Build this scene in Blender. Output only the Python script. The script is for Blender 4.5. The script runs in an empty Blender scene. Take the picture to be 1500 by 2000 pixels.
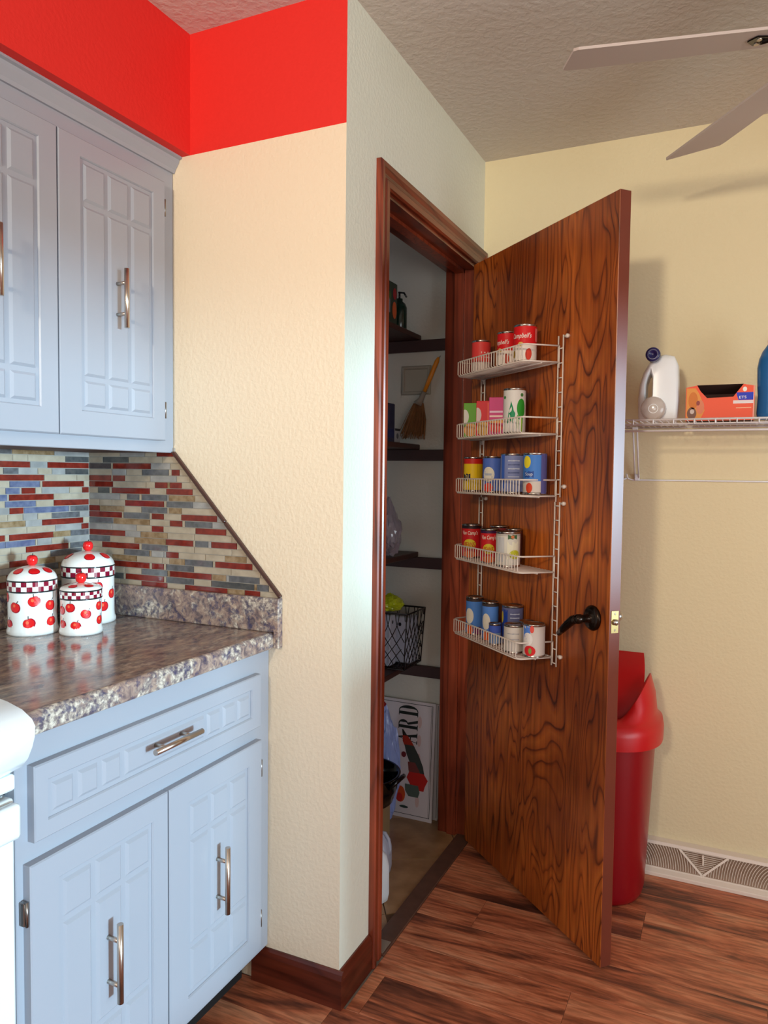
import bpy, bmesh, math, random
from mathutils import Vector, Matrix
random.seed(7)
S = bpy.context.scene
C = S.collection
PI = math.pi

def srgb(r, g, b):
    f = lambda c: (c/255/12.92) if c/255 <= .04045 else ((c/255+.055)/1.055)**2.4
    return (f(r), f(g), f(b), 1)

# ------------------------------------------------------------------ camera
R_ = Vector((.90628, .42248, .01150)); F_ = Vector((-.42190, .90530, -.04898))
F_.normalize(); R_ = (R_ - R_.dot(F_)*F_).normalized(); U_ = R_.cross(F_)
cd = bpy.data.cameras.new('camera'); cam = bpy.data.objects.new('camera', cd); C.objects.link(cam)
cd.sensor_fit = 'VERTICAL'; cd.sensor_height = 36; cd.lens = 1470.08/2000*36; cd.clip_start = .02
cam.matrix_world = Matrix((( R_.x, U_.x, -F_.x, .8455), (R_.y, U_.y, -F_.y, -1.5835), (R_.z, U_.z, -F_.z, 1.3088), (0, 0, 0, 1)))
S.camera = cam
# ------------------------------------------------------------------ world, lights, exposure
w = bpy.data.worlds.new('world'); S.world = w; w.use_nodes = True
bg = w.node_tree.nodes['Background']; bg.inputs[0].default_value = (.72, .85, 1, 1); bg.inputs[1].default_value = 1.5
def area(name, loc, direction, sx, sy, power, col):
    l = bpy.data.lights.new(name, 'AREA'); l.shape = 'RECTANGLE'; l.size = sx; l.size_y = sy; l.energy = power; l.color = col
    o = bpy.data.objects.new(name, l); C.objects.link(o); o.location = loc
    o.rotation_euler = Vector(direction).to_track_quat('-Z', 'Y').to_euler(); return o
area('window_light_right', (3.14, -1.4, 1.0), (-1, .02, .05), 2.3, 1.3, 46, (.88, .95, 1))
area('window_light_kitchen', (1.0, -3.50, 1.55), (0, 1, 0), 1.1, .9, 16, (1, .95, .88))
sun = bpy.data.lights.new('low_daylight', 'SUN'); sun.energy = 4.3; sun.angle = math.radians(5.5); sun.color = (.52, .82, 1)
so = bpy.data.objects.new('low_daylight', sun); C.objects.link(so); so.location = (6, -2, 2)
so.rotation_euler = Vector((-1, .22, -.005)).to_track_quat('-Z', 'Y').to_euler()
kl = bpy.data.lights.new('kitchen_spot', 'SPOT'); kl.energy = 235; kl.shadow_soft_size = .12; kl.color = (1, .87, .66); kl.spot_size = math.radians(74); kl.spot_blend = 1
ko = bpy.data.objects.new('kitchen_lamp', kl); C.objects.link(ko); ko.location = (.40, -3.25, 2.10); ko.rotation_euler = Vector((-.02, 1, .07)).to_track_quat('-Z', 'Y').to_euler()
S.view_settings.view_transform = 'Standard'; S.view_settings.look = 'None'
S.view_settings.gamma = 1; S.view_settings.use_curve_mapping = False; S.view_settings.exposure = -.12

# ------------------------------------------------------------------ materials
MATS = {}
def nt(name):
    m = bpy.data.materials.new(name); m.use_nodes = True
    return m, m.node_tree.nodes, m.node_tree.links, m.node_tree.nodes['Principled BSDF']
def mat(name, col, rough=.5, metal=0, bump=0, bscale=200, var=0, vscale=8, coat=0, trans=0, alpha=1, spec=.5, sub=0):
    if name in MATS: return MATS[name]
    m, N, L, b = nt(name)
    if len(col) == 3: col = srgb(*col)
    b.inputs['Base Color'].default_value = col; b.inputs['Roughness'].default_value = rough
    b.inputs['Metallic'].default_value = metal; b.inputs['Coat Weight'].default_value = coat
    b.inputs['Specular IOR Level'].default_value = spec
    b.inputs['Transmission Weight'].default_value = trans; b.inputs['Alpha'].default_value = alpha
    tc = N.new('ShaderNodeTexCoord')
    if var:
        n = N.new('ShaderNodeTexNoise'); n.inputs['Scale'].default_value = vscale; n.inputs['Detail'].default_value = 4
        L.new(tc.outputs['Object'], n.inputs['Vector'])
        hs = N.new('ShaderNodeMixRGB'); hs.blend_type = 'MIX'
        c2 = tuple(c*(1-var) for c in col[:3])+(1,); c1 = tuple(min(1, c*(1+var)) for c in col[:3])+(1,)
        hs.inputs[1].default_value = c1; hs.inputs[2].default_value = c2
        L.new(n.outputs['Fac'], hs.inputs[0]); L.new(hs.outputs[0], b.inputs['Base Color'])
    if bump:
        n = N.new('ShaderNodeTexNoise'); n.inputs['Scale'].default_value = bscale; n.inputs['Detail'].default_value = 3
        L.new(tc.outputs['Object'], n.inputs['Vector'])
        bp = N.new('ShaderNodeBump'); bp.inputs['Strength'].default_value = bump; bp.inputs['Distance'].default_value = .004
        L.new(n.outputs['Fac'], bp.inputs['Height']); L.new(bp.outputs[0], b.inputs['Normal'])
    MATS[name] = m; return m
def ramp(N, stops):
    r = N.new('ShaderNodeValToRGB'); e = r.color_ramp.elements
    while len(e) < len(stops): e.new(.5)
    for k, (p, c) in enumerate(stops):
        e[k].position = p; e[k].color = srgb(*c) if len(c) == 3 else c
    return r
def veneer(name, cols, sc=(2.2, 2.2, .55), rings=34, fine=(90, 90, 3), rough=.32, off=0, dist=.9, lo=.55, edge=.10):
    """rotary-cut veneer: contour lines of a stretched noise field"""
    m, N, L, b = nt(name)
    tc = N.new('ShaderNodeTexCoord'); mp = N.new('ShaderNodeMapping'); mp.inputs['Scale'].default_value = sc
    mp.inputs['Location'].default_value = (off, off*.7, off*.3)
    L.new(tc.outputs['Object'], mp.inputs[0])
    n1 = N.new('ShaderNodeTexNoise'); n1.inputs['Scale'].default_value = 1.0; n1.inputs['Detail'].default_value = 2.2; n1.inputs['Roughness'].default_value = .42
    n1.inputs['Distortion'].default_value = dist
    L.new(mp.outputs[0], n1.inputs['Vector'])
    mu = N.new('ShaderNodeMath'); mu.operation = 'MULTIPLY'; mu.inputs[1].default_value = rings; L.new(n1.outputs['Fac'], mu.inputs[0])
    fr = N.new('ShaderNodeMath'); fr.operation = 'FRACT'; L.new(mu.outputs[0], fr.inputs[0])
    r1 = ramp(N, [(0, cols[0]), (edge, cols[1]), (lo, cols[2]), (1-edge*1.8, cols[1]), (1, cols[0])]); L.new(fr.outputs[0], r1.inputs[0])
    nq = N.new('ShaderNodeTexNoise'); nq.inputs['Scale'].default_value = 7; nq.inputs['Detail'].default_value = 3; L.new(tc.outputs['Object'], nq.inputs['Vector'])
    rq = ramp(N, [(.38, (255, 255, 255)), (.62, (186, 186, 186))]); L.new(nq.outputs['Fac'], rq.inputs[0])
    mq = N.new('ShaderNodeMixRGB'); L.new(rq.outputs[0], mq.inputs[0]); mq.inputs[1].default_value = srgb(*cols[1]); L.new(r1.outputs[0], mq.inputs[2]); r1 = mq
    mp2 = N.new('ShaderNodeMapping'); mp2.inputs['Scale'].default_value = fine; L.new(tc.outputs['Object'], mp2.inputs[0])
    n2 = N.new('ShaderNodeTexNoise'); n2.inputs['Scale'].default_value = 1; n2.inputs['Detail'].default_value = 6; L.new(mp2.outputs[0], n2.inputs['Vector'])
    r2 = ramp(N, [(.35, (140, 140, 140)), (.65, (255, 255, 255))]); L.new(n2.outputs['Fac'], r2.inputs[0])
    mx = N.new('ShaderNodeMixRGB'); mx.blend_type = 'MULTIPLY'; mx.inputs[0].default_value = .55
    L.new(r1.outputs[0], mx.inputs[1]); L.new(r2.outputs[0], mx.inputs[2])
    n3 = N.new('ShaderNodeTexNoise'); n3.inputs['Scale'].default_value = 2.3; n3.inputs['Detail'].default_value = 3; L.new(tc.outputs['Object'], n3.inputs['Vector'])
    r3 = ramp(N, [(.35, (150, 120, 115)), (.62, (255, 255, 255))]); L.new(n3.outputs['Fac'], r3.inputs[0])
    mx2 = N.new('ShaderNodeMixRGB'); mx2.blend_type = 'MULTIPLY'; mx2.inputs[0].default_value = .8
    L.new(mx.outputs[0], mx2.inputs[1]); L.new(r3.outputs[0], mx2.inputs[2])
    L.new(mx2.outputs[0], b.inputs['Base Color']); b.inputs['Roughness'].default_value = rough
    MATS[name] = m; return m
def granite(name, rough, light, sc=1.0, stretch=(1, 1, 1), cream=1.0, navy=1.0):
    m, N, L, b = nt(name)
    tc = N.new('ShaderNodeTexCoord'); mp = N.new('ShaderNodeMapping'); mp.inputs['Scale'].default_value = stretch; L.new(tc.outputs['Object'], mp.inputs[0])
    def noise(s, d, dist=0):
        n = N.new('ShaderNodeTexNoise'); n.inputs['Scale'].default_value = s*sc; n.inputs['Detail'].default_value = d; n.inputs['Distortion'].default_value = dist
        n.inputs['Roughness'].default_value = .65
        L.new(mp.outputs[0], n.inputs['Vector']); return n
    a = noise(34, 6, .8)
    ra = ramp(N, [(.30, (58, 52, 72)), (.40, (104, 90, 92)), (.50, (146, 124, 116)), (.60, (172, 150, 134)), (.72, light)]); L.new(a.outputs['Fac'], ra.inputs[0])
    c = noise(11, 5, .5); rc = ramp(N, [(.49, (0, 0, 0)), (.56, (255, 255, 255))]); L.new(c.outputs['Fac'], rc.inputs[0])
    d = noise(75, 5); rd = ramp(N, [(.38, (80, 74, 92)), (.5, (160, 150, 140)), (.62, (222, 212, 196))]); L.new(d.outputs['Fac'], rd.inputs[0])
    mk = N.new('ShaderNodeMath'); mk.operation = 'MULTIPLY'; mk.inputs[1].default_value = cream; L.new(rc.outputs[0], mk.inputs[0])
    m1 = N.new('ShaderNodeMixRGB'); L.new(mk.outputs[0], m1.inputs[0]); L.new(ra.outputs[0], m1.inputs[1]); L.new(rd.outputs[0], m1.inputs[2])
    e = noise(52, 5); re = ramp(N, [(.545, (0, 0, 0)), (.60, (210, 210, 210))]); L.new(e.outputs['Fac'], re.inputs[0])
    nm = N.new('ShaderNodeMath'); nm.operation = 'MULTIPLY'; nm.inputs[1].default_value = navy; L.new(re.outputs[0], nm.inputs[0])
    m2 = N.new('ShaderNodeMixRGB'); L.new(nm.outputs[0], m2.inputs[0]); L.new(m1.outputs[0], m2.inputs[1]); m2.inputs[2].default_value = srgb(52, 54, 92)
    L.new(m2.outputs[0], b.inputs['Base Color']); b.inputs['Roughness'].default_value = rough
    MATS[name] = m; return m
def floor_wood():
    m, N, L, b = nt('floor_plank_vinyl')
    tc = N.new('ShaderNodeTexCoord'); oi = N.new('ShaderNodeObjectInfo')
    off = N.new('ShaderNodeVectorMath'); off.operation = 'ADD'
    cx = N.new('ShaderNodeCombineXYZ'); mu = N.new('ShaderNodeMath'); mu.operation = 'MULTIPLY'; mu.inputs[1].default_value = 40
    L.new(oi.outputs['Random'], mu.inputs[0]); L.new(mu.outputs[0], cx.inputs[2]); L.new(mu.outputs[0], cx.inputs[0])
    L.new(tc.outputs['Object'], off.inputs[0]); L.new(cx.outputs[0], off.inputs[1])
    mp = N.new('ShaderNodeMapping'); mp.inputs['Scale'].default_value = (1.7, 11.5, 1); L.new(off.outputs[0], mp.inputs[0])
    n = N.new('ShaderNodeTexNoise'); n.inputs['Scale'].default_value = 1; n.inputs['Detail'].default_value = 7; n.inputs['Roughness'].default_value = .62; n.inputs['Distortion'].default_value = .7
    L.new(mp.outputs[0], n.inputs['Vector'])
    r = ramp(N, [(.30, (74, 44, 36)), (.40, (128, 74, 54)), (.48, (198, 114, 78)), (.58, (222, 144, 104)), (.72, (226, 168, 132))]); L.new(n.outputs['Fac'], r.inputs[0])
    mp2 = N.new('ShaderNodeMapping'); mp2.inputs['Scale'].default_value = (14, 120, 1); L.new(off.outputs[0], mp2.inputs[0])
    n2 = N.new('ShaderNodeTexNoise'); n2.inputs['Scale'].default_value = 1; n2.inputs['Detail'].default_value = 4; L.new(mp2.outputs[0], n2.inputs['Vector'])
    r2 = ramp(N, [(.35, (150, 140, 135)), (.6, (255, 255, 255))]); L.new(n2.outputs['Fac'], r2.inputs[0])
    mx = N.new('ShaderNodeMixRGB'); mx.blend_type = 'MULTIPLY'; mx.inputs[0].default_value = .6; L.new(r.outputs[0], mx.inputs[1]); L.new(r2.outputs[0], mx.inputs[2])
    L.new(mx.outputs[0], b.inputs['Base Color']); b.inputs['Roughness'].default_value = .42
    MATS['floor'] = m; return m
def tile_mat(name, c1, c2, rough=.12, scale=60):
    m, N, L, b = nt(name)
    tc = N.new('ShaderNodeTexCoord'); oi = N.new('ShaderNodeObjectInfo'); n = N.new('ShaderNodeTexNoise'); n.noise_dimensions = '4D'
    n.inputs['Scale'].default_value = scale; n.inputs['Detail'].default_value = 3
    mu = N.new('ShaderNodeMath'); mu.operation = 'MULTIPLY'; mu.inputs[1].default_value = 30; L.new(oi.outputs['Random'], mu.inputs[0]); L.new(mu.outputs[0], n.inputs['W'])
    L.new(tc.outputs['Object'], n.inputs['Vector']); r = ramp(N, [(.35, c1), (.65, c2)]); L.new(n.outputs['Fac'], r.inputs[0])
    L.new(r.outputs[0], b.inputs['Base Color']); b.inputs['Roughness'].default_value = rough
    MATS[name] = m; return m
def wall_paint(name, col, strength=.16, scale=95, rough=.7, dist=.003):
    m, N, L, b = nt(name); b.inputs['Base Color'].default_value = srgb(*col); b.inputs['Roughness'].default_value = rough
    tc = N.new('ShaderNodeTexCoord')
    n = N.new('ShaderNodeTexNoise'); n.inputs['Scale'].default_value = scale; n.inputs['Detail'].default_value = 4; L.new(tc.outputs['Object'], n.inputs['Vector'])
    r = ramp(N, [(.40, (0, 0, 0)), (.62, (255, 255, 255))]); L.new(n.outputs['Fac'], r.inputs[0])
    bp = N.new('ShaderNodeBump'); bp.inputs['Strength'].default_value = strength; bp.inputs['Distance'].default_value = dist
    L.new(r.outputs[0], bp.inputs['Height']); L.new(bp.outputs[0], b.inputs['Normal']); MATS[name] = m; return m

M_cream = wall_paint('cream_wall_paint', (234, 218, 192))
M_green = wall_paint('pale_sage_wall_paint', (226, 228, 212))
M_red = wall_paint('red_wall_paint', (224, 36, 27), .08)
M_back = wall_paint('cream_back_wall_paint', (226, 212, 174))
M_ceil = wall_paint('textured_ceiling_paint', (206, 198, 188), .30, 55, .8, .004)
M_pantry = wall_paint('pantry_wall_paint', (206, 202, 190))
M_shell = wall_paint('room_shell_paint', (214, 206, 186))
M_door = veneer('rotary_cut_door_veneer', [(88, 32, 12), (188, 94, 34), (212, 116, 44)], sc=(6.2, 6.2, 1.25), rings=21, dist=.5, off=3, rough=.34, edge=.09)
M_trim = veneer('cherry_stained_trim', [(108, 42, 24), (164, 74, 46), (178, 84, 52)], sc=(9, 9, .6), rings=8, rough=.28)
M_trimx = veneer('cherry_stained_baseboard', [(84, 32, 20), (120, 52, 34), (136, 62, 40)], sc=(.6, .6, 9), rings=8, fine=(3, 3, 90), rough=.3)
M_trimy = veneer('cherry_stained_head', [(92, 36, 20), (146, 66, 40), (160, 76, 46)], sc=(9, .6, 9), rings=8, fine=(90, 3, 90), rough=.28)
M_doredge = mat('door_edge_wood', (112, 52, 36), .28, var=.15)
M_dark = mat('dark_stained_shelf_wood', (58, 28, 22), .5, var=.2)
M_cab = mat('blue_grey_cabinet_paint', (160, 164, 174), .28, bump=.05, bscale=60)
M_cabin = mat('cabinet_interior_shadow_wood', (96, 84, 74), .6)
M_top = granite('laminate_granite_top', .14, (196, 174, 156), 1, (1, .45, 1), .45, .3)
M_edge = granite('laminate_granite_edge', .3, (216, 204, 184), 1.25, (1, 1, 1), .9)
M_floor = floor_wood()
M_steel = mat('brushed_nickel', (196, 184, 172), .28, 1)
M_tin = mat('tin_can_metal', (190, 184, 176), .25, 1)
M_hinge = mat('hinge_nickel', (150, 145, 140), .3, 1)
M_white = mat('white_vinyl_wire', (222, 208, 196), .4)
M_whitec = mat('window_lit_vinyl_wire', (232, 232, 238), .35)  # cooler, whiter copy of the wire white: window light put into the colour
M_whitev = mat('white_register_enamel', (232, 218, 204), .4)
M_stove = mat('white_stove_enamel', (236, 244, 246), .15, coat=.5)
M_porc = mat('white_glazed_ceramic', (244, 244, 240), .08, coat=.6)
M_apple = mat('painted_apple_red', (226, 32, 34), .15, var=.12, vscale=60)
M_appled = mat('painted_apple_dark_red', (170, 14, 40), .15)
M_bred = mat('burgundy_glaze', (132, 18, 48), .12)
M_black = mat('black_glaze', (28, 30, 34), .15)
M_bronze = mat('oil_rubbed_bronze', (40, 28, 20), .25, .8)
M_brass = mat('aged_brass', (176, 146, 96), .35, 1)
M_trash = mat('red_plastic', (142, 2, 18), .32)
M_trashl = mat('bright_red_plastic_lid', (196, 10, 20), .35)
M_fan = mat('grey_taupe_fan_blade', (188, 174, 168), .5, var=.05)
M_pvc = mat('white_plastic', (236, 238, 240), .3)
M_navy = mat('navy_plastic', (32, 30, 84), .3)
M_shadow = mat('painted_recess_shade', (18, 14, 14), .9)  # near-black colour standing in for shade in recesses and gaps
M_grout = mat('grey_grout', (158, 150, 140), .8, bump=.1)

# ------------------------------------------------------------------ mesh helpers
class MB:
    def __init__(s): s.bm = bmesh.new(); s.mats = []
    def mi(s, m):
        if m is None: return 0
        if m not in s.mats: s.mats.append(m)
        return s.mats.index(m)
    def setm(s, faces, m, smooth=False):
        k = s.mi(m)
        for f in faces: f.material_index = k; f.smooth = smooth
    def box(s, x0, x1, y0, y1, z0, z1, m=None, bev=0, seg=1):
        x0, x1 = sorted((x0, x1)); y0, y1 = sorted((y0, y1)); z0, z1 = sorted((z0, z1))
        b = bmesh.new(); vs = [b.verts.new((x, y, z)) for x in (x0, x1) for y in (y0, y1) for z in (z0, z1)]
        for q in ((0, 1, 3, 2), (4, 6, 7, 5), (0, 4, 5, 1), (2, 3, 7, 6), (0, 2, 6, 4), (1, 5, 7, 3)): b.faces.new([vs[i] for i in q])
        if bev: bmesh.ops.bevel(b, geom=b.edges[:], offset=bev, segments=seg, affect='EDGES', profile=.5)
        s.join(b, m, seg > 1); return s
    def join(s, b, m=None, smooth=False, M=None):
        k = s.mi(m); mp = {}
        for v in b.verts: mp[v] = s.bm.verts.new(M @ v.co if M else v.co)
        for f in b.faces:
            try: g = s.bm.faces.new([mp[v] for v in f.verts])
            except ValueError: continue
            g.material_index = k; g.smooth = smooth
        b.free()
    def poly(s, pts, m=None):
        f = s.bm.faces.new([s.bm.verts.new(p) for p in pts]); f.material_index = s.mi(m); return f
    def prism(s, pts, d, m=None, bev=0):
        """closed polygon pts (3D) extruded by vector d"""
        b = bmesh.new(); d = Vector(d)
        a = [b.verts.new(p) for p in pts]; c = [b.verts.new(Vector(p)+d) for p in pts]; n = len(pts)
        b.faces.new(a); b.faces.new(c[::-1])
        for i in range(n): b.faces.new([a[i], c[i], c[(i+1) % n], a[(i+1) % n]])
        bmesh.ops.recalc_face_normals(b, faces=b.faces[:])
        if bev: bmesh.ops.bevel(b, geom=b.edges[:], offset=bev, segments=1, affect='EDGES')
        s.join(b, m); return s
    def ring(s, fn, ro, ri, d0, d1, m=None, bev=.002):
        """rectangular frame; fn(u,v,d)->xyz; ro, ri = (u0,u1,v0,v1)"""
        def rect(r, d): return [fn(r[0], r[2], d), fn(r[1], r[2], d), fn(r[1], r[3], d), fn(r[0], r[3], d)]
        b = bmesh.new()
        shr = lambda r, e: (r[0]+e, r[1]-e, r[2]+e, r[3]-e)
        loops = [rect(ro, d0), rect(ro, d1-bev), rect(shr(ro, bev), d1), rect(shr(ri, -bev), d1), rect(ri, d1-bev*1.3), rect(ri, d0)]
        V = [[b.verts.new(p) for p in l] for l in loops]
        for a, c in zip(V, V[1:]):
            for i in range(4): b.faces.new([a[i], a[(i+1) % 4], c[(i+1) % 4], c[i]])
        bmesh.ops.recalc_face_normals(b, faces=b.faces[:]); s.join(b, m); return s
    def tube(s, pts, r, m=None, n=8, closed=False, cap=True):
        pts = [Vector(p) for p in pts]; N = len(pts); k = s.mi(m); rings = []
        up0 = None
        for i, p in enumerate(pts):
            a = pts[i-1] if (i or closed) else p; c = pts[(i+1) % N] if (i < N-1 or closed) else p
            t = (c-a).normalized()
            if up0 is None: up0 = Vector((0, 0, 1)) if abs(t.z) < .9 else Vector((1, 0, 0))
            x = (up0 - up0.dot(t)*t)
            if x.length < 1e-4: x = t.orthogonal()
            x.normalize(); y = t.cross(x); up0 = x
            rr = r[i] if isinstance(r, (list, tuple)) else r
            rings.append([s.bm.verts.new(p+x*rr*math.cos(2*PI*j/n)+y*rr*math.sin(2*PI*j/n)) for j in range(n)])
        pairs = list(zip(rings, rings[1:])) + ([(rings[-1], rings[0])] if closed else [])
        for a, c in pairs:
            for j in range(n):
                f = s.bm.faces.new([a[j], a[(j+1) % n], c[(j+1) % n], c[j]]); f.material_index = k; f.smooth = True
        if cap and not closed:
            for q in (rings[0][::-1], rings[-1]):
                f = s.bm.faces.new(q); f.material_index = k
        return s
    def lathe(s, prof, m=None, n=32, c=(0, 0, 0), sx=1, sy=1, smooth=True, axis='Z', pw=None):
        k = s.mi(m); rings = []
        for r, z in prof:
            L = []
            for j in range(n):
                a = 2*PI*j/n; ca, sa = math.cos(a), math.sin(a)
                if pw: ca = math.copysign(abs(ca)**pw, ca); sa = math.copysign(abs(sa)**pw, sa)
                q = (r*ca*sx, r*sa*sy, z)
                if axis == 'X': q = (q[2], q[0], q[1])
                if axis == 'Y': q = (q[0], q[2], q[1])
                L.append(q)
            if r < 1e-6: rings.append([s.bm.verts.new((c[0]+L[0][0], c[1]+L[0][1], c[2]+L[0][2]))])
            else: rings.append([s.bm.verts.new((c[0]+q[0], c[1]+q[1], c[2]+q[2])) for q in L])
        for a, b in zip(rings, rings[1:]):
            for j in range(n):
                q = [a[j % len(a)], a[(j+1) % len(a)], b[(j+1) % len(b)], b[j % len(b)]]
                u = []
                for v in q:
                    if v not in u: u.append(v)
                if len(u) > 2:
                    f = s.bm.faces.new(u); f.material_index = k; f.smooth = smooth
        return s
    def finish(s, recalc=True):
        if recalc: bmesh.ops.recalc_face_normals(s.bm, faces=s.bm.faces[:])
        me = bpy.data.meshes.new('mesh'); s.bm.to_mesh(me); s.bm.free()
        for m in s.mats: me.materials.append(m)
        return me
def obj(name, mb, m=None, parent=None, loc=None, recalc=True, label=None, kind=None):
    me = mb.finish(recalc) if isinstance(mb, MB) else mb
    if m is not None and not me.materials: me.materials.append(m)
    me.name = name
    o = bpy.data.objects.new(name, me); C.objects.link(o)
    if parent is not None: o.parent = parent
    if loc: o.location = loc
    if label: o['label'] = label
    if kind: o['kind'] = kind
    return o
def tag(o, label, cat, group=None):
    o['label'] = label; o['category'] = cat
    if group: o['group'] = group
    return o
def thing(name, label, cat, loc=(0, 0, 0), rotz=0, group=None):
    o = bpy.data.objects.new(name, None); o.empty_display_size = .05; C.objects.link(o); o.location = loc; o.rotation_euler = (0, 0, rotz)
    return tag(o, label, cat, group)
def struct(name, mb, m=None, loc=None):
    o = obj(name, mb, m, None, loc); o['kind'] = 'structure'; return o
def auto_smooth(o, ang=40):
    for p in o.data.polygons: p.use_smooth = True
    try: o.data.set_sharp_from_angle(angle=math.radians(ang))
    except Exception: pass

# ------------------------------------------------------------------ room shell
XL, XR, YF, YB, H = -.815, 3.2, -3.6, 1.055, 2.43
ZS = 2.127
# left wall
struct('wall_left', MB().box(XL-.1, XL, YF, 0, 0, H), M_cream)
# the partition behind counter and upper cabinet: red above, cream below
mb = MB(); mb.box(XL, 0, 0, .11, 0, ZS, M_cream); mb.box(XL, 0, 0, .11, ZS, H, M_red)
# the faces towards the pantry corridor side keep sage paint
wp = mb.finish()
wp.materials.append(M_green)
for p in wp.polygons:
    if p.normal.x > .9: p.material_index = 2
struct('wall_partition', wp)
# pantry side wall with the door opening  y .224 .. .985, top 2.045
mb = MB(); OY0, OY1, OZ = .224, .985, 2.045
mb.box(-.11, 0, .11, OY0, 0, H); mb.box(-.11, 0, OY1, YB, 0, H); mb.box(-.11, 0, OY0, OY1, OZ, H)
struct('wall_pantry', mb, M_green)
# back wall; pantry stretch has its own dull paint
mb = MB(); mb.box(-.055, XR, YB, YB+.1, 0, H, M_back); mb.box(-1.4, -.055, YB, YB+.1, 0, H, M_pantry)
struct('wall_back', mb)
struct('wall_pantry_left', MB().box(-1.4, -1.3, .11, YB, 0, H), M_pantry)
# right wall with the window opening
GY0, GY1, GZ0, GZ1 = -2.60, -.79, .06, 1.70      # glazed patio door
WY0, WY1, WZ0, WZ1 = -.735, .05, .93, 1.70        # window beside it
mb = MB(); mb.box(XR, XR+.1, YF, GY0, 0, H); mb.box(XR, XR+.1, GY0, GY1, 0, GZ0); mb.box(XR, XR+.1, GY0, GY1, GZ1, H); mb.box(XR, XR+.1, GY1, WY0, 0, H)
mb.box(XR, XR+.1, WY0, WY1, 0, WZ0); mb.box(XR, XR+.1, WY0, WY1, WZ1, H); mb.box(XR, XR+.1, WY1, YB, 0, H)
struct('wall_right', mb, M_shell)
for nm, q in (('window_1', (WY0, WY1, WZ0, WZ1)), ('window_3', (GY0, GY1, GZ0, GZ1))):
    mb = MB(); mb.ring(lambda u, v, d: (XR-d, u, v), (q[0]-.028, q[1]+.028, q[2]-.05, q[3]+.05), q, 0, .015, M_pvc); struct(nm, mb)
# front wall (behind the camera) with a window
FX0, FX1, FZ0, FZ1 = .45, 1.55, 1.1, 2.0
mb = MB(); mb.box(XL, FX0, YF-.1, YF, 0, H); mb.box(FX1, XR, YF-.1, YF, 0, H); mb.box(FX0, FX1, YF-.1, YF, 0, FZ0); mb.box(FX0, FX1, YF-.1, YF, FZ1, H)
struct('wall_front', mb, M_shell)
mb = MB(); mb.ring(lambda u, v, d: (u, YF+d, v), (FX0-.05, FX1+.05, FZ0-.05, FZ1+.05), (FX0, FX1, FZ0, FZ1), 0, .015, M_pvc)
struct('window_2', mb)
struct('ceiling', MB().box(-1.4, XR+.1, YF-.1, YB+.1, H, H+.08), M_ceil)
# soffit above the upper cabinets
XS = -.456
struct('trim_1', MB().box(XL, XS, YF, 0, ZS, H), M_red).data.name = 'soffit'
# floor: base slab, then every plank
fl = struct('floor', MB().box(XL-.1, XR+.1, YF-.1, YB+.1, -.05, -.004), M_grout)
PW, PL = .152, 1.22
pm = MB().box(0, PL-.0008, 0, PW-.0008, -.0045, 0, bev=.0006).finish(); pm.materials.append(M_floor)
cache = {}
row = 0; y = -3.6
while y < YB:
    y1 = min(y+PW, YB)
    if y < -.001 and y1 > 0: y1 = 0.
    xs = XL if y1 <= .001 else .0185
    x = xs; first = PL*((row*.37) % 1 + .15)
    if first > PL: first -= PL
    while x < XR:
        L = min(first if x == xs else PL, XR-x); key = (round(L, 3), round(y1-y, 4))
        if key not in cache: cache[key] = MB().box(0, L-.0008, 0, y1-y-.0008, -.0045, 0, bev=.0006).finish(); cache[key].materials.append(M_floor)
        obj('plank', cache[key], None, fl, (x, y, 0)); x += L
    row += 1; y = y1
# pantry floor of diagonal beige tiles
M_ptile = tile_mat('beige_floor_tile', (150, 112, 72), (182, 142, 100), .35, 12)
pf = struct('floor_pantry', MB().box(-1.3, -.012, .11, YB, -.05, -.003), mat('dark_tile_joint', (104, 80, 58), .8))
TS = .31; ang = math.radians(33)
for i in range(-6, 7):
    for j in range(-6, 7):
        cx = -.135+.12+i*TS*math.cos(ang)-j*TS*math.sin(ang); cy = .62+i*TS*math.sin(ang)+j*TS*math.cos(ang)
        b = bmesh.new(); h = TS/2-.002
        vs = [b.verts.new((cx+a*math.cos(ang)-c*math.sin(ang), cy+a*math.sin(ang)+c*math.cos(ang), z)) for z in (-.004, 0) for a, c in ((-h, -h), (h, -h), (h, h), (-h, h))]
        for q in ((3, 2, 1, 0), (4, 5, 6, 7), (0, 1, 5, 4), (1, 2, 6, 5), (2, 3, 7, 6), (3, 0, 4, 7)): b.faces.new([vs[k] for k in q])
        for co, no in (((-1.3, 0, 0), (-1, 0, 0)), ((-.034, 0, 0), (1, 0, 0)), ((0, .11, 0), (0, -1, 0)), ((0, YB, 0), (0, 1, 0))):
            g = bmesh.ops.bisect_plane(b, geom=b.verts[:]+b.edges[:]+b.faces[:], plane_co=co, plane_no=no, clear_outer=True)
            bmesh.ops.holes_fill(b, edges=b.edges[:])
            if not b.verts: break
        if len(b.faces) < 4: b.free(); continue
        if sum(f.calc_area() for f in b.faces) < .002: b.free(); continue
        t = MB(); t.join(b, M_ptile); obj('floor_tile', t, None, pf)
# threshold strip under the pantry door
M_thr = mat('worn_threshold', (96, 66, 52), .5, var=.35, vscale=30)
struct('trim_2', MB().box(-.036, .018, OY0+.002, OY1-.002, -.004, .004, bev=.0015), M_thr).data.name = 'threshold'
mb = MB().box(.0, .016, OY0+.05, OY0+.22, .0041, .0055, M_grout)
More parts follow.
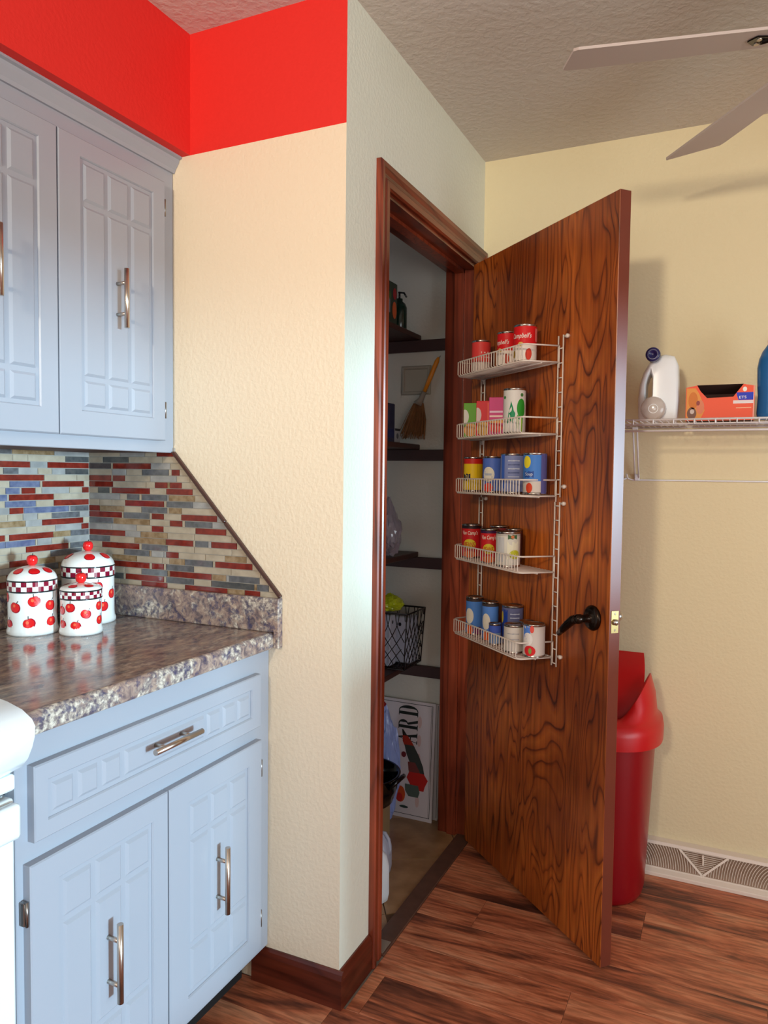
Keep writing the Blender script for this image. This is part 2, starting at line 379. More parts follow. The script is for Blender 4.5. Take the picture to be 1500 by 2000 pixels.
# baseboards
def base_prof(h): return [(0, 0), (.013, 0), (.013, h-.018), (.009, h-.006), (.004, h), (0, h)]
mb = MB(); BH = .092
mb.prism([(-.25, -a, b) for a, b in base_prof(BH)], (.25+.013, 0, 0), M_trimx)
struct('baseboard_partition', mb)
mb = MB(); mb.prism([(a, 0, b) for a, b in base_prof(BH)], (0, .16, 0), M_trimx)
struct('baseboard_pantry', mb)
# door casing, jamb and stop
mb = MB()
def casing(fn, L):   # profile across the casing width (w 0=inner .. .062 outer, t thickness)
    pass
prof = [(0, 0), (0, .009), (.006, .013), (.022, .013), (.026, .010), (.034, .011), (.046, .017), (.058, .018), (.062, .014), (.062, 0)]
W = .062
def mitred(a_y, z_lo, z_hi, sgn):  # vertical leg: inner edge at y=a_y, extends sgn
    b = bmesh.new(); lo = [b.verts.new((t, a_y+sgn*w, z_lo)) for w, t in prof]; hi = [b.verts.new((t, a_y+sgn*w, z_hi+w)) for w, t in prof]
    n = len(prof)
    for i in range(n): b.faces.new([lo[i], hi[i], hi[(i+1) % n], lo[(i+1) % n]])
    b.faces.new(lo); b.faces.new(hi[::-1]); bmesh.ops.recalc_face_normals(b, faces=b.faces[:]); mb.join(b, M_trim)
mitred(OY0, 0, OZ, -1); mitred(OY1, 0, OZ, 1)
struct('trim_3', mb).data.name = 'door_casing_legs'
mb = MB(); b = bmesh.new()
lo = [b.verts.new((t, OY0-w, OZ+w)) for w, t in prof]; hi = [b.verts.new((t, OY1+w, OZ+w)) for w, t in prof]; n = len(prof)
for i in range(n): b.faces.new([lo[i], hi[i], hi[(i+1) % n], lo[(i+1) % n]])
b.faces.new(lo); b.faces.new(hi[::-1]); bmesh.ops.recalc_face_normals(b, faces=b.faces[:]); mb.join(b, M_trimy)
struct('trim_4', mb).data.name = 'door_casing_head'
mb = MB(); mb.box(-.112, .001, OY0, OY0+.012, 0, OZ, M_trim); mb.box(-.112, .001, OY1-.012, OY1, 0, OZ, M_trim); mb.box(-.112, .001, OY0, OY1, OZ-.012, OZ, M_trimy)
mb.box(-.075, -.042, OY0+.012, OY0+.022, 0, OZ-.012, M_trim); mb.box(-.075, -.042, OY1-.022, OY1-.012, 0, OZ-.012, M_trim); mb.box(-.075, -.042, OY0+.012, OY1-.012, OZ-.022, OZ-.012, M_trim)
struct('trim_5', mb).data.name = 'door_jamb'

# ------------------------------------------------------------------ open pantry door (local x along leaf, local y = away from the visible face)
DA = .823
door = MB().box(0, .756, 0, .035, .013, 2.035, None, bev=.0012)
dme = door.finish()
dme.materials.append(M_door); dme.materials.append(M_doredge)
for p in dme.polygons:
    if abs(p.normal.y) < .7: p.material_index = 1
dr = obj('door_1', dme, None, None, (.0065, .9265, 0)); dr.rotation_euler = (0, 0, DA-PI/2); dr['kind'] = 'structure'
DM = Matrix.Translation((.0065, .9265, 0)) @ Matrix.Rotation(DA-PI/2, 4, 'Z')
def dpt(s, z, off): return DM @ Vector((s-.006, -off, z))     # point in front of the visible face
# hinges
for z in (.25, 1.05, 1.8):
    mb = MB(); mb.lathe([(0, z-.045), (.006, z-.045), (.006, z+.045), (0, z+.045)], M_bronze, 10, (-.004, .036, 0)); mb.box(-.0015, .0, .004, .034, z-.044, z+.044, M_bronze)
    obj('hinge', mb, None, dr)
# lever handles
def lever(side, m):
    y0 = 0 if side < 0 else .035; q = side
    mb = MB()
    pr = [(0, 0), (.034, 0), (.034, .004), (.030, .009), (.024, .012), (.014, .013), (.0105, .018), (.0105, .036), (.013, .040), (.013, .052), (.009, .058), (0, .06)]
    mb.lathe([(r, z*q) for r, z in pr], m, 28, (.690, y0, .935), axis='Y')
    pts = [(.690, y0+q*.047, .935), (.672, y0+q*.050, .930), (.652, y0+q*.053, .914), (.630, y0+q*.052, .897), (.607, y0+q*.049, .880)]
    mb.tube(pts, [.0125, .0125, .0115, .010, .007], m, 12)
    return mb
h = obj('lever_handle', lever(-1, M_bronze), None, dr, label='dark bronze lever handle with round rose')
obj('lever_handle', lever(1, M_steel), None, dr)
mb = MB(); mb.box(.756, .7575, .006, .029, .935-.029, .935+.029, M_brass, bev=.0004)
mb.lathe([(0, .7568), (.008, .7568), (.008, .764), (.004, .767), (0, .767)], M_tin, 14, (0, .0175, .935), axis='X')
for dz in (-.021, .021): mb.lathe([(0, .7574), (.003, .7574), (.002, .7585), (0, .7585)], M_tin, 8, (0, .0175, .935+dz), axis='X')
obj('latch_plate', mb, None, dr, label='brass latch plate with bolt')

# ------------------------------------------------------------------ door racks
def rack(zlo, zhi, shelves, label):
    """local x = s, local y = -offset (towards room)"""
    t = thing('door_rack', label, 'rack', tuple(dpt(0, 0, 0)), DA-PI/2, 'wire can racks screwed to the pantry door')
    for sc in (.100, .5365):
        mb = MB(); r = .0022
        for d in (-.0115, .0115): mb.tube([(sc+d, -.009, zlo), (sc+d, -.009, zhi)], r, None, 6)
        z = zlo+.008
        while z < zhi: mb.tube([(sc-.0115, -.009, z), (sc+.0115, -.009, z)], .0018, None, 6); z += .041
        for z in (zhi-.004, zlo+.03):
            mb.tube([(sc+.012, -.004, z), (sc+.028, -.006, z)], .004, None, 8)
            mb.lathe([(0, 0), (.006, 0), (.006, -.008), (0, -.010)], None, 10, (sc+.024, 0, z), axis='Y')
        obj('ladder_bracket', mb, M_white, t)
    for zf in shelves:
        sh = MB(); x0, x1, xb0, xb1, D, hf = .128, .515, .104, .531, .119, .046
        for z in (zf, zf+hf):
            c = .012
            sh.tube([(xb0-.0, -.009, z), (x0-.004, -D+c, z), (x0+.002, -D+.004, z), (x0+c, -D, z), (x1-c, -D, z), (x1-.002, -D+.004, z), (x1+.004, -D+c, z), (xb1, -.009, z)], .0024, None, 6)
        sh.tube([(xb0, -.010, zf), (xb1, -.010, zf)], .0024, None, 6)
        sh.tube([(xb0+.01, -.062, zf-.003), (x1+.008, -.062, zf-.003)], .0022, None, 6)
        for xx in (xb0, xb1): sh.tube([(xx, -.0105, zf+hf), (xx, -.0105, zf-.016)], .0022, None, 6)
        so_ = obj('shelf_basket', sh, M_white, t)
        wv = MB(); n = 26
        for k in range(n):
            x = x0+.004+(x1-x0-.008)*k/(n-1); xb = xb0+.01+(xb1-xb0-.02)*k/(n-1)
            wv.tube([(xb, -.010, zf+.002), (x, -D+.006, zf+.002), (x, -D-.0015, zf+.005), (x, -D-.0015, zf+hf)], .0016, None, 5)
        obj('basket_wires', wv, M_white, so_, kind='stuff')
    return t
rack(1.252, 1.706, (1.632, 1.430, 1.254), 'upper white wire rack on the open pantry door, with three can shelves')
rack(.768, 1.238, (1.037, .791), 'lower white wire rack on the open pantry door, with two can shelves')

# ------------------------------------------------------------------ flat print helpers
def blob(kind, w, h, n=18):
    if kind == 'oval': return [(w/2*math.cos(2*PI*i/n), h/2*math.sin(2*PI*i/n)) for i in range(n)]
    if kind == 'rect': return [(-w/2, -h/2), (0, -h/2), (w/2, -h/2), (w/2, h/2), (0, h/2), (-w/2, h/2)]
    if kind == 'apple':
        p = []
        for i in range(n):
            a = 2*PI*i/n; r = 1-.16*math.exp(-((a-PI/2)/.35)**2)-.07*math.exp(-((a-1.5*PI)/.3)**2)
            p.append((w/2*r*math.cos(a), h/2*r*math.sin(a)*(1 if math.sin(a) > 0 else .95)))
        return p
    return kind
def fan(mb, pts, fmap, m):
    cx = sum(p[0] for p in pts)/len(pts); cy = sum(p[1] for p in pts)/len(pts)
    k = mb.mi(m); c = mb.bm.verts.new(fmap(cx, cy)); mid = []; out = []
    for p in pts:
        mid.append(mb.bm.verts.new(fmap((p[0]+cx)/2, (p[1]+cy)/2))); out.append(mb.bm.verts.new(fmap(*p)))
    n = len(pts)
    for i in range(n):
        j = (i+1) % n
        mb.bm.faces.new([c, mid[i], mid[j]]).material_index = k; mb.bm.faces.new([mid[i], out[i], out[j], mid[j]]).material_index = k
TXT = {}
def text_tris(body, bold=0):
    if (body, bold) in TXT: return TXT[(body, bold)]
    cu = bpy.data.curves.new('t', 'FONT'); cu.body = body; cu.size = 1; cu.resolution_u = 3; cu.offset = bold; cu.align_x = 'CENTER'; cu.align_y = 'CENTER'
    o = bpy.data.objects.new('t', cu); C.objects.link(o); bpy.context.view_layer.update()
    dg = bpy.context.evaluated_depsgraph_get(); me = bpy.data.meshes.new_from_object(o.evaluated_get(dg))
    r = ([tuple(v.co[:2]) for v in me.vertices], [tuple(p.vertices) for p in me.polygons])
    bpy.data.objects.remove(o); bpy.data.curves.remove(cu); bpy.data.meshes.remove(me); TXT[(body, bold)] = r; return r
def text(mb, body, cu, cv, w, h, fmap, m, rot=0, bold=.01, skew=0):
    vs, fs = text_tris(body, bold); xs = [v[0] for v in vs]; ys = [v[1] for v in vs]
    sx = w/(max(xs)-min(xs)); sy = h/(max(ys)-min(ys)); ox = (max(xs)+min(xs))/2; oy = (max(ys)+min(ys))/2; k = mb.mi(m)
    cr, sr = math.cos(rot), math.sin(rot); V = []
    for x, y in vs:
        a, b = (x-ox)*sx, (y-oy)*sy; a += skew*b; V.append(mb.bm.verts.new(fmap(cu+a*cr-b*sr, cv+a*sr+b*cr)))
    for f in fs:
        try: mb.bm.faces.new([V[i] for i in f]).material_index = k
        except ValueError: pass
def cyl(R): return lambda u, v: (R*math.sin(u/R), -R*math.cos(u/R), v)      # front of the cylinder is -Y
def flat(y): return lambda u, v: (u, y, v)
def pm_(c): return mat('print_%d_%d_%d' % c, c, .5, spec=.25)

# ------------------------------------------------------------------ cans
def can(s, off, zb, zt, r, rot, bands, prints, label, name='food_can', group=None):
    p = dpt(s, zb, off); t = thing(name, label, 'can', tuple(p), .2+rot, group)
    H_ = zt-zb; mb = MB()
    pr = [(0, .002), (r-.003, .002), (r-.001, 0), (r, .001), (r, .003), (r-.0012, .0045), (r-.0012, H_-.0045), (r, H_-.003), (r, H_-.0005), (r-.0008, H_), (r-.002, H_-.0005), (r-.003, H_-.003), (r*.72, H_-.003), (r*.69, H_-.0022), (r*.66, H_-.003), (0, H_-.003)]
    mb.lathe(pr, M_tin, 32); obj('tin', mb, None, t)
    mb = MB(); R = r-.0005
    for a, b, c in bands:
        mb.lathe([(R, .006+(H_-.012)*a), (R, .006+(H_-.012)*b)], pm_(c), 32)
    lb = obj('paper_label', mb, None, t)
    mb = MB()
    for k, it in enumerate(prints):
        f = cyl(R+.0003+.00012*k)
        if it[0] == 'text': _, body, u, v, w, h, c, sk = it; text(mb, body, u*r, H_*v, w*r, h*H_, f, pm_(c), skew=sk)
        else: kind, u, v, w, h, c = it; fan(mb, [(x+u*r, z+v*H_) for x, z in blob(kind, w*r, h*H_)], f, pm_(c))
    if prints: obj('label_print', mb, None, lb, recalc=False)
    return t
RED, WH, GOLD, GRN, BLU = (206, 24, 28), (226, 216, 206), (214, 172, 90), (40, 128, 50), (62, 96, 170)
GC = 'cans on the door racks'
soup = lambda u: [('text', "Campbell's", u, .68, 1.9, .17, WH, .25), ('oval', u, .47, .5, .12, GOLD), ('oval', u+.75, .22, .5, .28, (196, 70, 40)), ('oval', u-.75, .22, .4, .2, (150, 120, 40))]
bn = [(0, .45, (228, 216, 204)), (.45, 1, RED)]
z1, z2, z3, z4, z5 = 1.6365, 1.4345, 1.2585, 1.0415, .7955
can(.185, .066, z1, z1+.104, .0305, .9, [(0, .32, (214, 196, 186)), (.32, 1, (214, 62, 58))], [('rect', 0, .62, 1.6, .06, (232, 190, 180)), ('rect', 0, .48, 1.6, .04, (226, 170, 160))], 'small red and white soup can alone at the hinge end of the top shelf', group=GC)
can(.345, .066, z1, z1+.104, .0315, -.35, bn, soup(-.4), 'middle one of three red and white soup cans on the top door shelf', group=GC)
can(.442, .066, z1, z1+.108, .0335, .1, bn, soup(-.45)+[('oval', .25, .2, .55, .3, (206, 60, 40)), ('rect', 1.15, .72, .45, .35, (222, 120, 112))], 'red and white soup can nearest the ladder end of the top door shelf', group=GC)
can(.388, .064, z2, z2+.134, .0335, 0, [(0, 1, (214, 208, 200))], [([(-.020, -.03), (-.004, -.03), (.03, -.03), (.03, .034), (-.008, .034), (-.016, .0)], .0, .45, 1, 1, (24, 132, 84)), ('oval', .70, .56, .85, .42, (44, 140, 40)), ('oval', .35, .24, .18, .36, (120, 170, 60)), ('oval', .75, .2, .2, .34, (150, 190, 70)), ('oval', -.95, .8, .3, .07, GRN), ('oval', .75, .85, .3, .08, (70, 120, 60))], 'tall white can with a green vegetable picture on second door shelf', group=GC)
can(.153, .070, z3, z3+.112, .0315, 0, [(0, .84, (226, 186, 20)), (.84, 1, (190, 30, 22))], [('rect', -.62, .42, .9, .2, (24, 24, 60)), ('text', 'OX', -.55, .42, .5, .12, (226, 200, 120), 0), ('rect', .75, .55, .55, .5, (206, 168, 24))], 'yellow can with red top band on third door shelf', group=GC)
fruit = lambda u, c=(208, 50, 34): [('oval', u, .5, 1.15, .42, (222, 214, 196)), ('oval', u-.1, .16, .9, .3, c), ('text', "Hunt's", u, .52, .7, .1, (150, 150, 160), .1)]
bl = [(0, 1, (78, 106, 186))]
can(.278, .070, z3, z3+.112, .0315, 0, bl, [('oval', -.35, .5, 1.25, .42, (222, 214, 196)), ('oval', -.35, .14, 1.0, .26, (214, 52, 34)), ('rect', -.35, .5, .7, .06, (170, 176, 190))], 'blue can with a cream oval and red fruit on third door shelf', group=GC)
can(.385, .062, z3, z3+.118, .0385, 0, [(0, 1, (122, 132, 176))], [('rect', -.85, .55, .35, .85, (60, 96, 180)), ('rect', .1, .82, .9, .03, (190, 196, 214)), ('rect', .1, .72, .9, .03, (86, 96, 140)), ('rect', .1, .62, .9, .03, (190, 196, 214)), ('rect', .1, .52, .9, .03, (86, 96, 140)), ('rect', .1, .42, .9, .03, (170, 176, 200))], 'wide greyish blue can turned to its text side on third door shelf', group=GC)
can(.494, .058, z3, z3+.118, .034, 0, [(0, .3, (198, 186, 176)), (.3, 1, (64, 118, 190))], [('oval', -.7, .78, .75, .3, (216, 196, 40)), ('rect', -.5, .48, .9, .16, (40, 70, 140)), ('text', 'Soup', -.5, .48, .7, .1, (196, 206, 220), 0), ('oval', -.45, .16, .6, .24, (198, 60, 30)), ('rect', .95, .5, .75, .96, (86, 84, 140))], 'tall blue can with a yellow badge, ladder end of third door shelf', group=GC)
beans = [('text', "Van Camp's", -.1, .74, 1.7, .15, (230, 216, 200), .1), ('oval', -.1, .42, 1.3, .3, (206, 186, 40)), ('text', 'BEANS', -.1, .41, 1.1, .14, (186, 26, 30), 0), ('oval', -.1, .12, 1.4, .2, (214, 96, 40))]
can(.150, .070, z4, z4+.110, .0325, 0, [(0, .92, (190, 26, 30)), (.92, 1, (40, 20, 24))], beans, 'red bean can with yellow lettering badge at the hinge end of fourth door shelf', group=GC)
can(.297, .088, z4, z4+.106, .0285, .1, [(0, .92, (196, 28, 32)), (.92, 1, (60, 24, 60))], beans, 'smaller red bean can beside the white can on fourth door shelf', group=GC)
can(.262, .034, z4, z4+.112, .030, .1, [(0, 1, (120, 40, 40))], [], 'dark red can standing behind the bean can on fourth door shelf', group=GC)
can(.393, .080, z4, z4+.104, .0363, 0, [(0, .93, (206, 200, 186)), (.93, 1, (180, 170, 160))], [('rect', .45, .86, .8, .13, (56, 96, 60)), ('oval', .45, .86, .3, .09, (196, 110, 60)), ('rect', .5, .48, 1.0, .5, (222, 216, 190)), ('oval', .65, .36, .95, .26, (188, 186, 40)), ('rect', -.6, .5, .7, .7, (188, 186, 184))], 'off-white can with a yellow-green picture on fourth door shelf', group=GC)
can(.344, .030, z4, z4+.108, .025, 0, [(0, 1, (90, 46, 40))], [], 'can with dark rim hidden behind the off-white can on fourth door shelf', group=GC)
frb = [('oval', -.55, .5, 1.1, .42, (222, 212, 196)), ('oval', -.5, .14, .95, .28, (226, 90, 30)), ('rect', .5, .12, .7, .2, (120, 40, 90))]
can(.183, .072, z5, z5+.122, .0290, 0, [(0, .93, (76, 126, 200)), (.93, 1, (60, 50, 50))], frb, 'tall blue can with cream oval, at the hinge end of bottom door shelf', group=GC)
can(.283, .072, z5, z5+.122, .0265, .1, [(0, .93, (84, 130, 204)), (.93, 1, (60, 50, 50))], frb, 'second tall blue fruit can from the hinge on bottom door shelf', group=GC)
can(.352, .034, z5, z5+.120, .0330, 0, [(0, 1, (96, 98, 134))], [('rect', -.75, .55, .7, .7, (30, 60, 150)), ('oval', -1.1, .7, .4, .3, (206, 176, 40)), ('rect', .3, .8, .9, .03, (176, 180, 200)), ('rect', .3, .7, .9, .03, (176, 180, 200))], 'dark blue can standing at the back of the bottom door shelf', group=GC)
can(.345, .091, z5, z5+.066, .0195, 0, [(0, .6, (120, 150, 196)), (.6, 1, (70, 96, 190))], [], 'tiny blue can at the front fence of bottom door shelf', group=GC)
can(.446, .087, z5, z5+.082, .0300, 0, [(0, 1, (198, 188, 178))], [('rect', 0, .7, 1.2, .04, (150, 146, 150)), ('rect', 0, .5, 1.2, .04, (160, 156, 160))], 'short pale can with grey text at the front of bottom door shelf', group=GC)
can(.425, .030, z5, z5+.084, .0235, 0, [(0, 1, (110, 110, 120))], [], 'short can with shiny lid behind the pale can on bottom door shelf', group=GC)
can(.507, .058, z5, z5+.094, .0320, 0, [(0, 1, (206, 194, 186))], [('rect', -.7, .74, .8, .42, (84, 128, 206)), ('oval', -.55, .55, .95, .4, (224, 216, 210)), ('oval', -.15, .86, .38, .22, (222, 84, 70)), ('oval', -.35, .2, 1.1, .32, (206, 36, 40)), ('oval', -.3, .2, .3, .18, (130, 150, 70))], 'short white and blue can with red tomatoes, ladder end of bottom door shelf', group=GC)
# fruit cartons on the second door shelf
def carton(s, off, zb, w, d, h, rot, cols, prints, label):
    t = thing('drink_carton', label, 'carton', tuple(dpt(s, zb, off)), .2+rot, 'cartons on the second door shelf')
    mb = MB(); mb.box(-w/2, w/2, -d/2, d/2, 0, h, pm_(cols), bev=.0012); bx = obj('box', mb, None, t)
    mb = MB(); 
    for k, it in enumerate(prints):
        kind, u, v, a, b, c = it; fan(mb, [(max(-w/2+.001, min(w/2-.001, x+u*w)), max(.001, min(h-.001, z+v*h))) for x, z in blob(kind, a*w, b*h)], flat(-d/2-.0004-.0001*k), pm_(c))
    obj('picture_print', mb, None, bx, recalc=False)
carton(.134, .070, z2, .046, .040, .112, 0, (96, 160, 36), [('oval', -.42, .6, .6, .42, (214, 208, 198)), ('oval', 0, .22, .9, .4, (226, 150, 50))], 'green fruit carton with an orange picture on second door shelf')
carton(.216, .070, z2, .044, .040, .112, 0, (208, 30, 40), [('oval', -.42, .6, .6, .42, (210, 190, 186)), ('oval', 0, .22, .9, .4, (214, 160, 60)), ('rect', .4, .5, .2, .9, (226, 80, 60))], 'red fruit carton between the green and pink ones')
carton(.296, .070, z2, .044, .040, .116, 0, (200, 60, 120), [('rect', 0, .62, .9, .05, (226, 190, 206)), ('rect', 0, .5, .9, .05, (236, 200, 190)), ('rect', 0, .36, 1, .08, (226, 150, 60)), ('oval', 0, .2, .95, .26, (222, 60, 50))], 'pink and orange fruit carton beside the tall white can')

# ------------------------------------------------------------------ cabinets
def panel_door(parent, xf, y0, y1, z0, z1, g, rows, cols, hz, hy, hinge_y, hzs, name='door'):
    """slab in plane x = xf .. xf+.018; g=(gy0,gy1,gz0,gz1) routed field"""
    T = .018; fn = lambda u, v, d: (xf+d, u, v)
    mb = MB(); mb.box(xf, xf+T-.0045, y0+.002, y1-.002, z0+.002, z1-.002, M_cab); mb.ring(fn, (y0, y1, z0, z1), g, 0, T, M_cab, .0025)
    d = obj(name, mb, None, parent)
    for a, b in zip(cols, cols[1:]):
        for c, e in zip(rows, rows[1:]):
            mb = MB(); gp = .0055
            b_ = bmesh.new(); q = (a+gp, b-gp, c+gp, e-gp); x_ = xf+T-.0045; k = .006
            lo = [b_.verts.new((x_, u, v)) for u, v in ((q[0], q[2]), (q[1], q[2]), (q[1], q[3]), (q[0], q[3]))]
            hi = [b_.verts.new((x_+.0048, u, v)) for u, v in ((q[0]+k, q[2]+k), (q[1]-k, q[2]+k), (q[1]-k, q[3]-k), (q[0]+k, q[3]-k))]
            b_.faces.new(hi)
            for i in range(4): b_.faces.new([lo[i], lo[(i+1) % 4], hi[(i+1) % 4], hi[i]])
            mb.join(b_, M_cab); obj('raised_panel', mb, None, d)
    X0 = xf+T
    mb = MB()
    if hz:
        mb.tube([(X0+.030, hy, hz[0]), (X0+.030, hy, hz[1])], .006, M_steel, 14)
        for z in (hz[0]+.033, hz[1]-.033): mb.tube([(X0-.001, hy, z), (X0+.030, hy, z)], .0045, M_steel, 10)
    else:
        mb.tube([(X0+.030, hy[0], hy[2]), (X0+.030, hy[1], hy[2])], .006, M_steel, 14)
        for y in (hy[0]+.033, hy[1]-.033): mb.tube([(X0-.001, y, hy[2]), (X0+.030, y, hy[2])], .0045, M_steel, 10)
    obj('bar_handle', mb, None, d, label='brushed nickel bar handle')
    for z in hzs:
        mb = MB(); sg = 1 if hinge_y > (y0+y1)/2 else -1
        mb.box(xf, xf+.012, hinge_y+sg*.0005, hinge_y+sg*.009, z-.020, z+.020, M_hinge, bev=.001); mb.tube([(xf+.013, hinge_y+sg*.004, z-.021), (xf+.013, hinge_y+sg*.004, z+.021)], .003, M_hinge, 8)
        obj('hinge', mb, None, d)
    return d
# upper cabinet run (continues towards the camera, outside the frame)
UF = -.512
up = thing('upper_cabinet', 'blue-grey painted upper wall cabinet with two routed panel doors over the tiles', 'cabinet', (0, 0, 0))
mb = MB(); Y0 = -1.10
mb.box(XL+.022, UF-.019, Y0, -.001, 1.375, ZS, M_cab); mb.box(UF-.019, UF, Y0, -.001, 1.361, ZS, M_cab, bev=.0015)
mb.box(XL+.022, UF-.019, Y0, -.012, 1.362, 1.3755, M_dark)
obj('cabinet_box', mb, None, up)
mb = MB(); cp = [(UF, 2.088), (UF+.006, 2.088), (UF+.009, 2.096), (UF+.016, 2.106), (UF+.020, 2.112), (UF+.022, 2.120), (UF+.030, 2.122), (UF+.030, ZS), (UF, ZS)]
mb.prism([(a, Y0, b) for a, b in cp], (0, -Y0-.001, 0), M_cab); obj('crown_moulding', mb, None, up)
def ucols(a, b): return [a+(b-a)*k/3 for k in range(4)]
panel_door(up, UF, -.386, -.051, 1.391, 2.048, (-.324, -.096, 1.448, 2.006), [1.451, 1.520, 1.909, 2.003], ucols(-.321, -.099), (1.648, 1.786), -.2175, -.051, (1.47, 1.985))
panel_door(up, UF, -.724, -.389, 1.391, 2.048, (-.664, -.438, 1.448, 2.006), [1.451, 1.520, 1.909, 2.003], ucols(-.661, -.441), (1.650, 1.790), -.554, -.724, (1.47, 1.985))
panel_door(up, UF, -1.090, -.750, 1.392, 2.056, (-1.028, -.798, 1.452, 2.014), [1.455, 1.525, 1.912, 2.011], ucols(-1.025, -.801), (1.655, 1.795), -.86, -.75, (1.47, 1.985))
# lower cabinet
LF = -.208
lo_ = thing('lower_cabinet', 'blue-grey painted base cabinet with one drawer and two routed panel doors', 'cabinet', (0, 0, 0))
mb = MB(); LY = -.742
mb.box(XL+.022, LF-.019, LY, -.016, .10, .872, M_cab); mb.box(LF-.019, LF, LY, -.001, .10, .872, M_cab, bev=.0015)
mb.box(XL+.022, LF-.07, LY, -.016, 0, .10, M_shadow)  # toe kick recess, its shade painted on
obj('cabinet_box', mb, None, lo_)
panel_door(lo_, LF, -.390, -.056, .125, .655, (-.330, -.112, .176, .604), [.179, .285, .523, .601], ucols(-.327, -.115), (.318, .471), -.234, -.056, (.20, .582))
panel_door(lo_, LF, -.728, -.394, .125, .655, (-.668, -.440, .176, .608), [.179, .285, .527, .605], ucols(-.665, -.443), (.323, .474), -.560, -.728, (.20, .575))
c = [-.686+.0561*k for k in range(4)]; c2 = [-.102-.0561*k for k in range(4)][::-1]
panel_door(lo_, LF, -.718, -.060, .690, .820, (-.689, -.099, .722, .788), [.725, .785], c+c2, None, (-.465, -.323, .764), -.7, (), name='drawer')
# countertop with rolled front edge and backsplash strips
ct = thing('countertop', 'brown speckled granite-look laminate countertop with low backsplash', 'countertop')
mb = MB(); CF = -.183
e = []
for k in range(7): a = PI/2*k/6; e.append((CF-.012+.012*math.sin(a), .902+.012*math.cos(a)))
for k in range(5): a = PI/2*k/4; e.append((CF-.006+.006*math.cos(a), .880-.006*math.sin(a)))
prof_ = [(XL, .914)]+[(a, b) for a, b in e]+[(CF-.028, .874), (CF-.028, .884), (XL, .884)]
mb.prism([(a, -.741, b) for a, b in prof_], (0, .740, 0), M_top)
me = mb.finish(); me.materials.append(M_edge)
for p in me.polygons:
    if abs(p.normal.y) < .5 and p.center.x > CF-.011: p.material_index = 1
co = obj('worktop', me, None, ct)
mb = MB(); mb.box(XL+.0005, -.168, -.020, -.0005, .9145, 1.0, M_edge, bev=.002); mb.box(CF+.0005, -.168, -.020, -.0005, .876, .916, M_edge, bev=.001); obj('backsplash', mb, None, ct)
mb = MB(); mb.box(XL+.0005, XL+.020, -.741, -.021, .9145, 1.0, M_edge, bev=.002); obj('backsplash', mb, None, ct)

# ------------------------------------------------------------------ mosaic of glass and stone strips
T_red = tile_mat('oxblood_glass', (104, 30, 22), (132, 44, 32), .12)
T_gry = tile_mat('slate_blue_glass', (84, 84, 86), (108, 108, 112), .12)
T_dk = tile_mat('dark_slate_glass', (66, 68, 70), (88, 86, 84), .15)
T_blu = tile_mat('blue_glass', (84, 92, 122), (112, 118, 142), .12)
T_gld = tile_mat('amber_marble', (124, 98, 66), (158, 134, 104), .25)
T_bei = tile_mat('beige_stone', (160, 146, 126), (180, 166, 146), .35, 30)
T_lt = tile_mat('pale_grey_stone', (138, 136, 134), (164, 160, 156), .3, 30)
TM = {'R': T_red, 'G': T_gry, 'D': T_dk, 'B': T_blu, 'A': T_gld, 'S': T_bei, 'L': T_lt}
RP = .0169; Z0T = .9968; NR = 22
# colour pieces per row (row, start, end) measured along the wall in metres from the inner corner
TB = [(0,0.196,0.286,'R'),(0,0.346,0.483,'R'),(0,0.537,0.584,'R'),(1,0.092,0.131,'D'),(1,0.139,0.274,'R'),(1,0.282,0.375,'G'),(1,0.432,0.566,'D'),(1,0.574,0.610,'G'),(2,0.196,0.287,'G'),(2,0.295,0.432,'R'),(2,0.435,0.479,'A'),(2,0.488,0.582,'G'),(3,0.092,0.224,'R'),(3,0.233,0.274,'R'),(3,0.282,0.375,'G'),(4,0.293,0.335,'A'),(4,0.345,0.437,'G'),(4,0.444,0.560,'R'),(5,0.134,0.224,'G'),(5,0.231,0.274,'L'),(5,0.282,0.324,'R'),(5,0.475,0.542,'A'),(6,0.053,0.188,'R'),(6,0.197,0.287,'G'),(7,0.004,0.082,'G'),(7,0.281,0.373,'R'),(7,0.379,0.422,'G'),(7,0.432,0.513,'R'),(8,0.004,0.138,'R'),(8,0.193,0.287,'A'),(9,0.233,0.273,'R'),(9,0.381,0.479,'R'),(10,0.005,0.093,'G'),(10,0.097,0.226,'A'),(10,0.295,0.337,'R'),(10,0.346,0.435,'G'),(11,0.005,0.126,'R'),(11,0.133,0.225,'G'),(11,0.233,0.274,'R'),(11,0.333,0.450,'R'),(12,0.005,0.044,'R'),(12,0.197,0.286,'G'),(12,0.292,0.335,'A'),(13,0.139,0.275,'R'),(13,0.284,0.372,'G'),(14,0.145,0.189,'G'),(14,0.198,0.286,'G'),(14,0.292,0.379,'A'),(15,0.039,0.081,'D'),(15,0.090,0.226,'R'),(15,0.283,0.371,'R'),(16,0.006,0.094,'R'),(16,0.244,0.287,'R'),(16,0.296,0.335,'R'),(17,0.006,0.088,'R'),(17,0.094,0.138,'R'),(18,0.091,0.143,'L'),(18,0.200,0.292,'G'),(18,0.301,0.328,'R'),(19,0.006,0.087,'D'),(19,0.095,0.230,'R'),(19,0.230,0.297,'L'),(20,0.057,0.151,'D')]
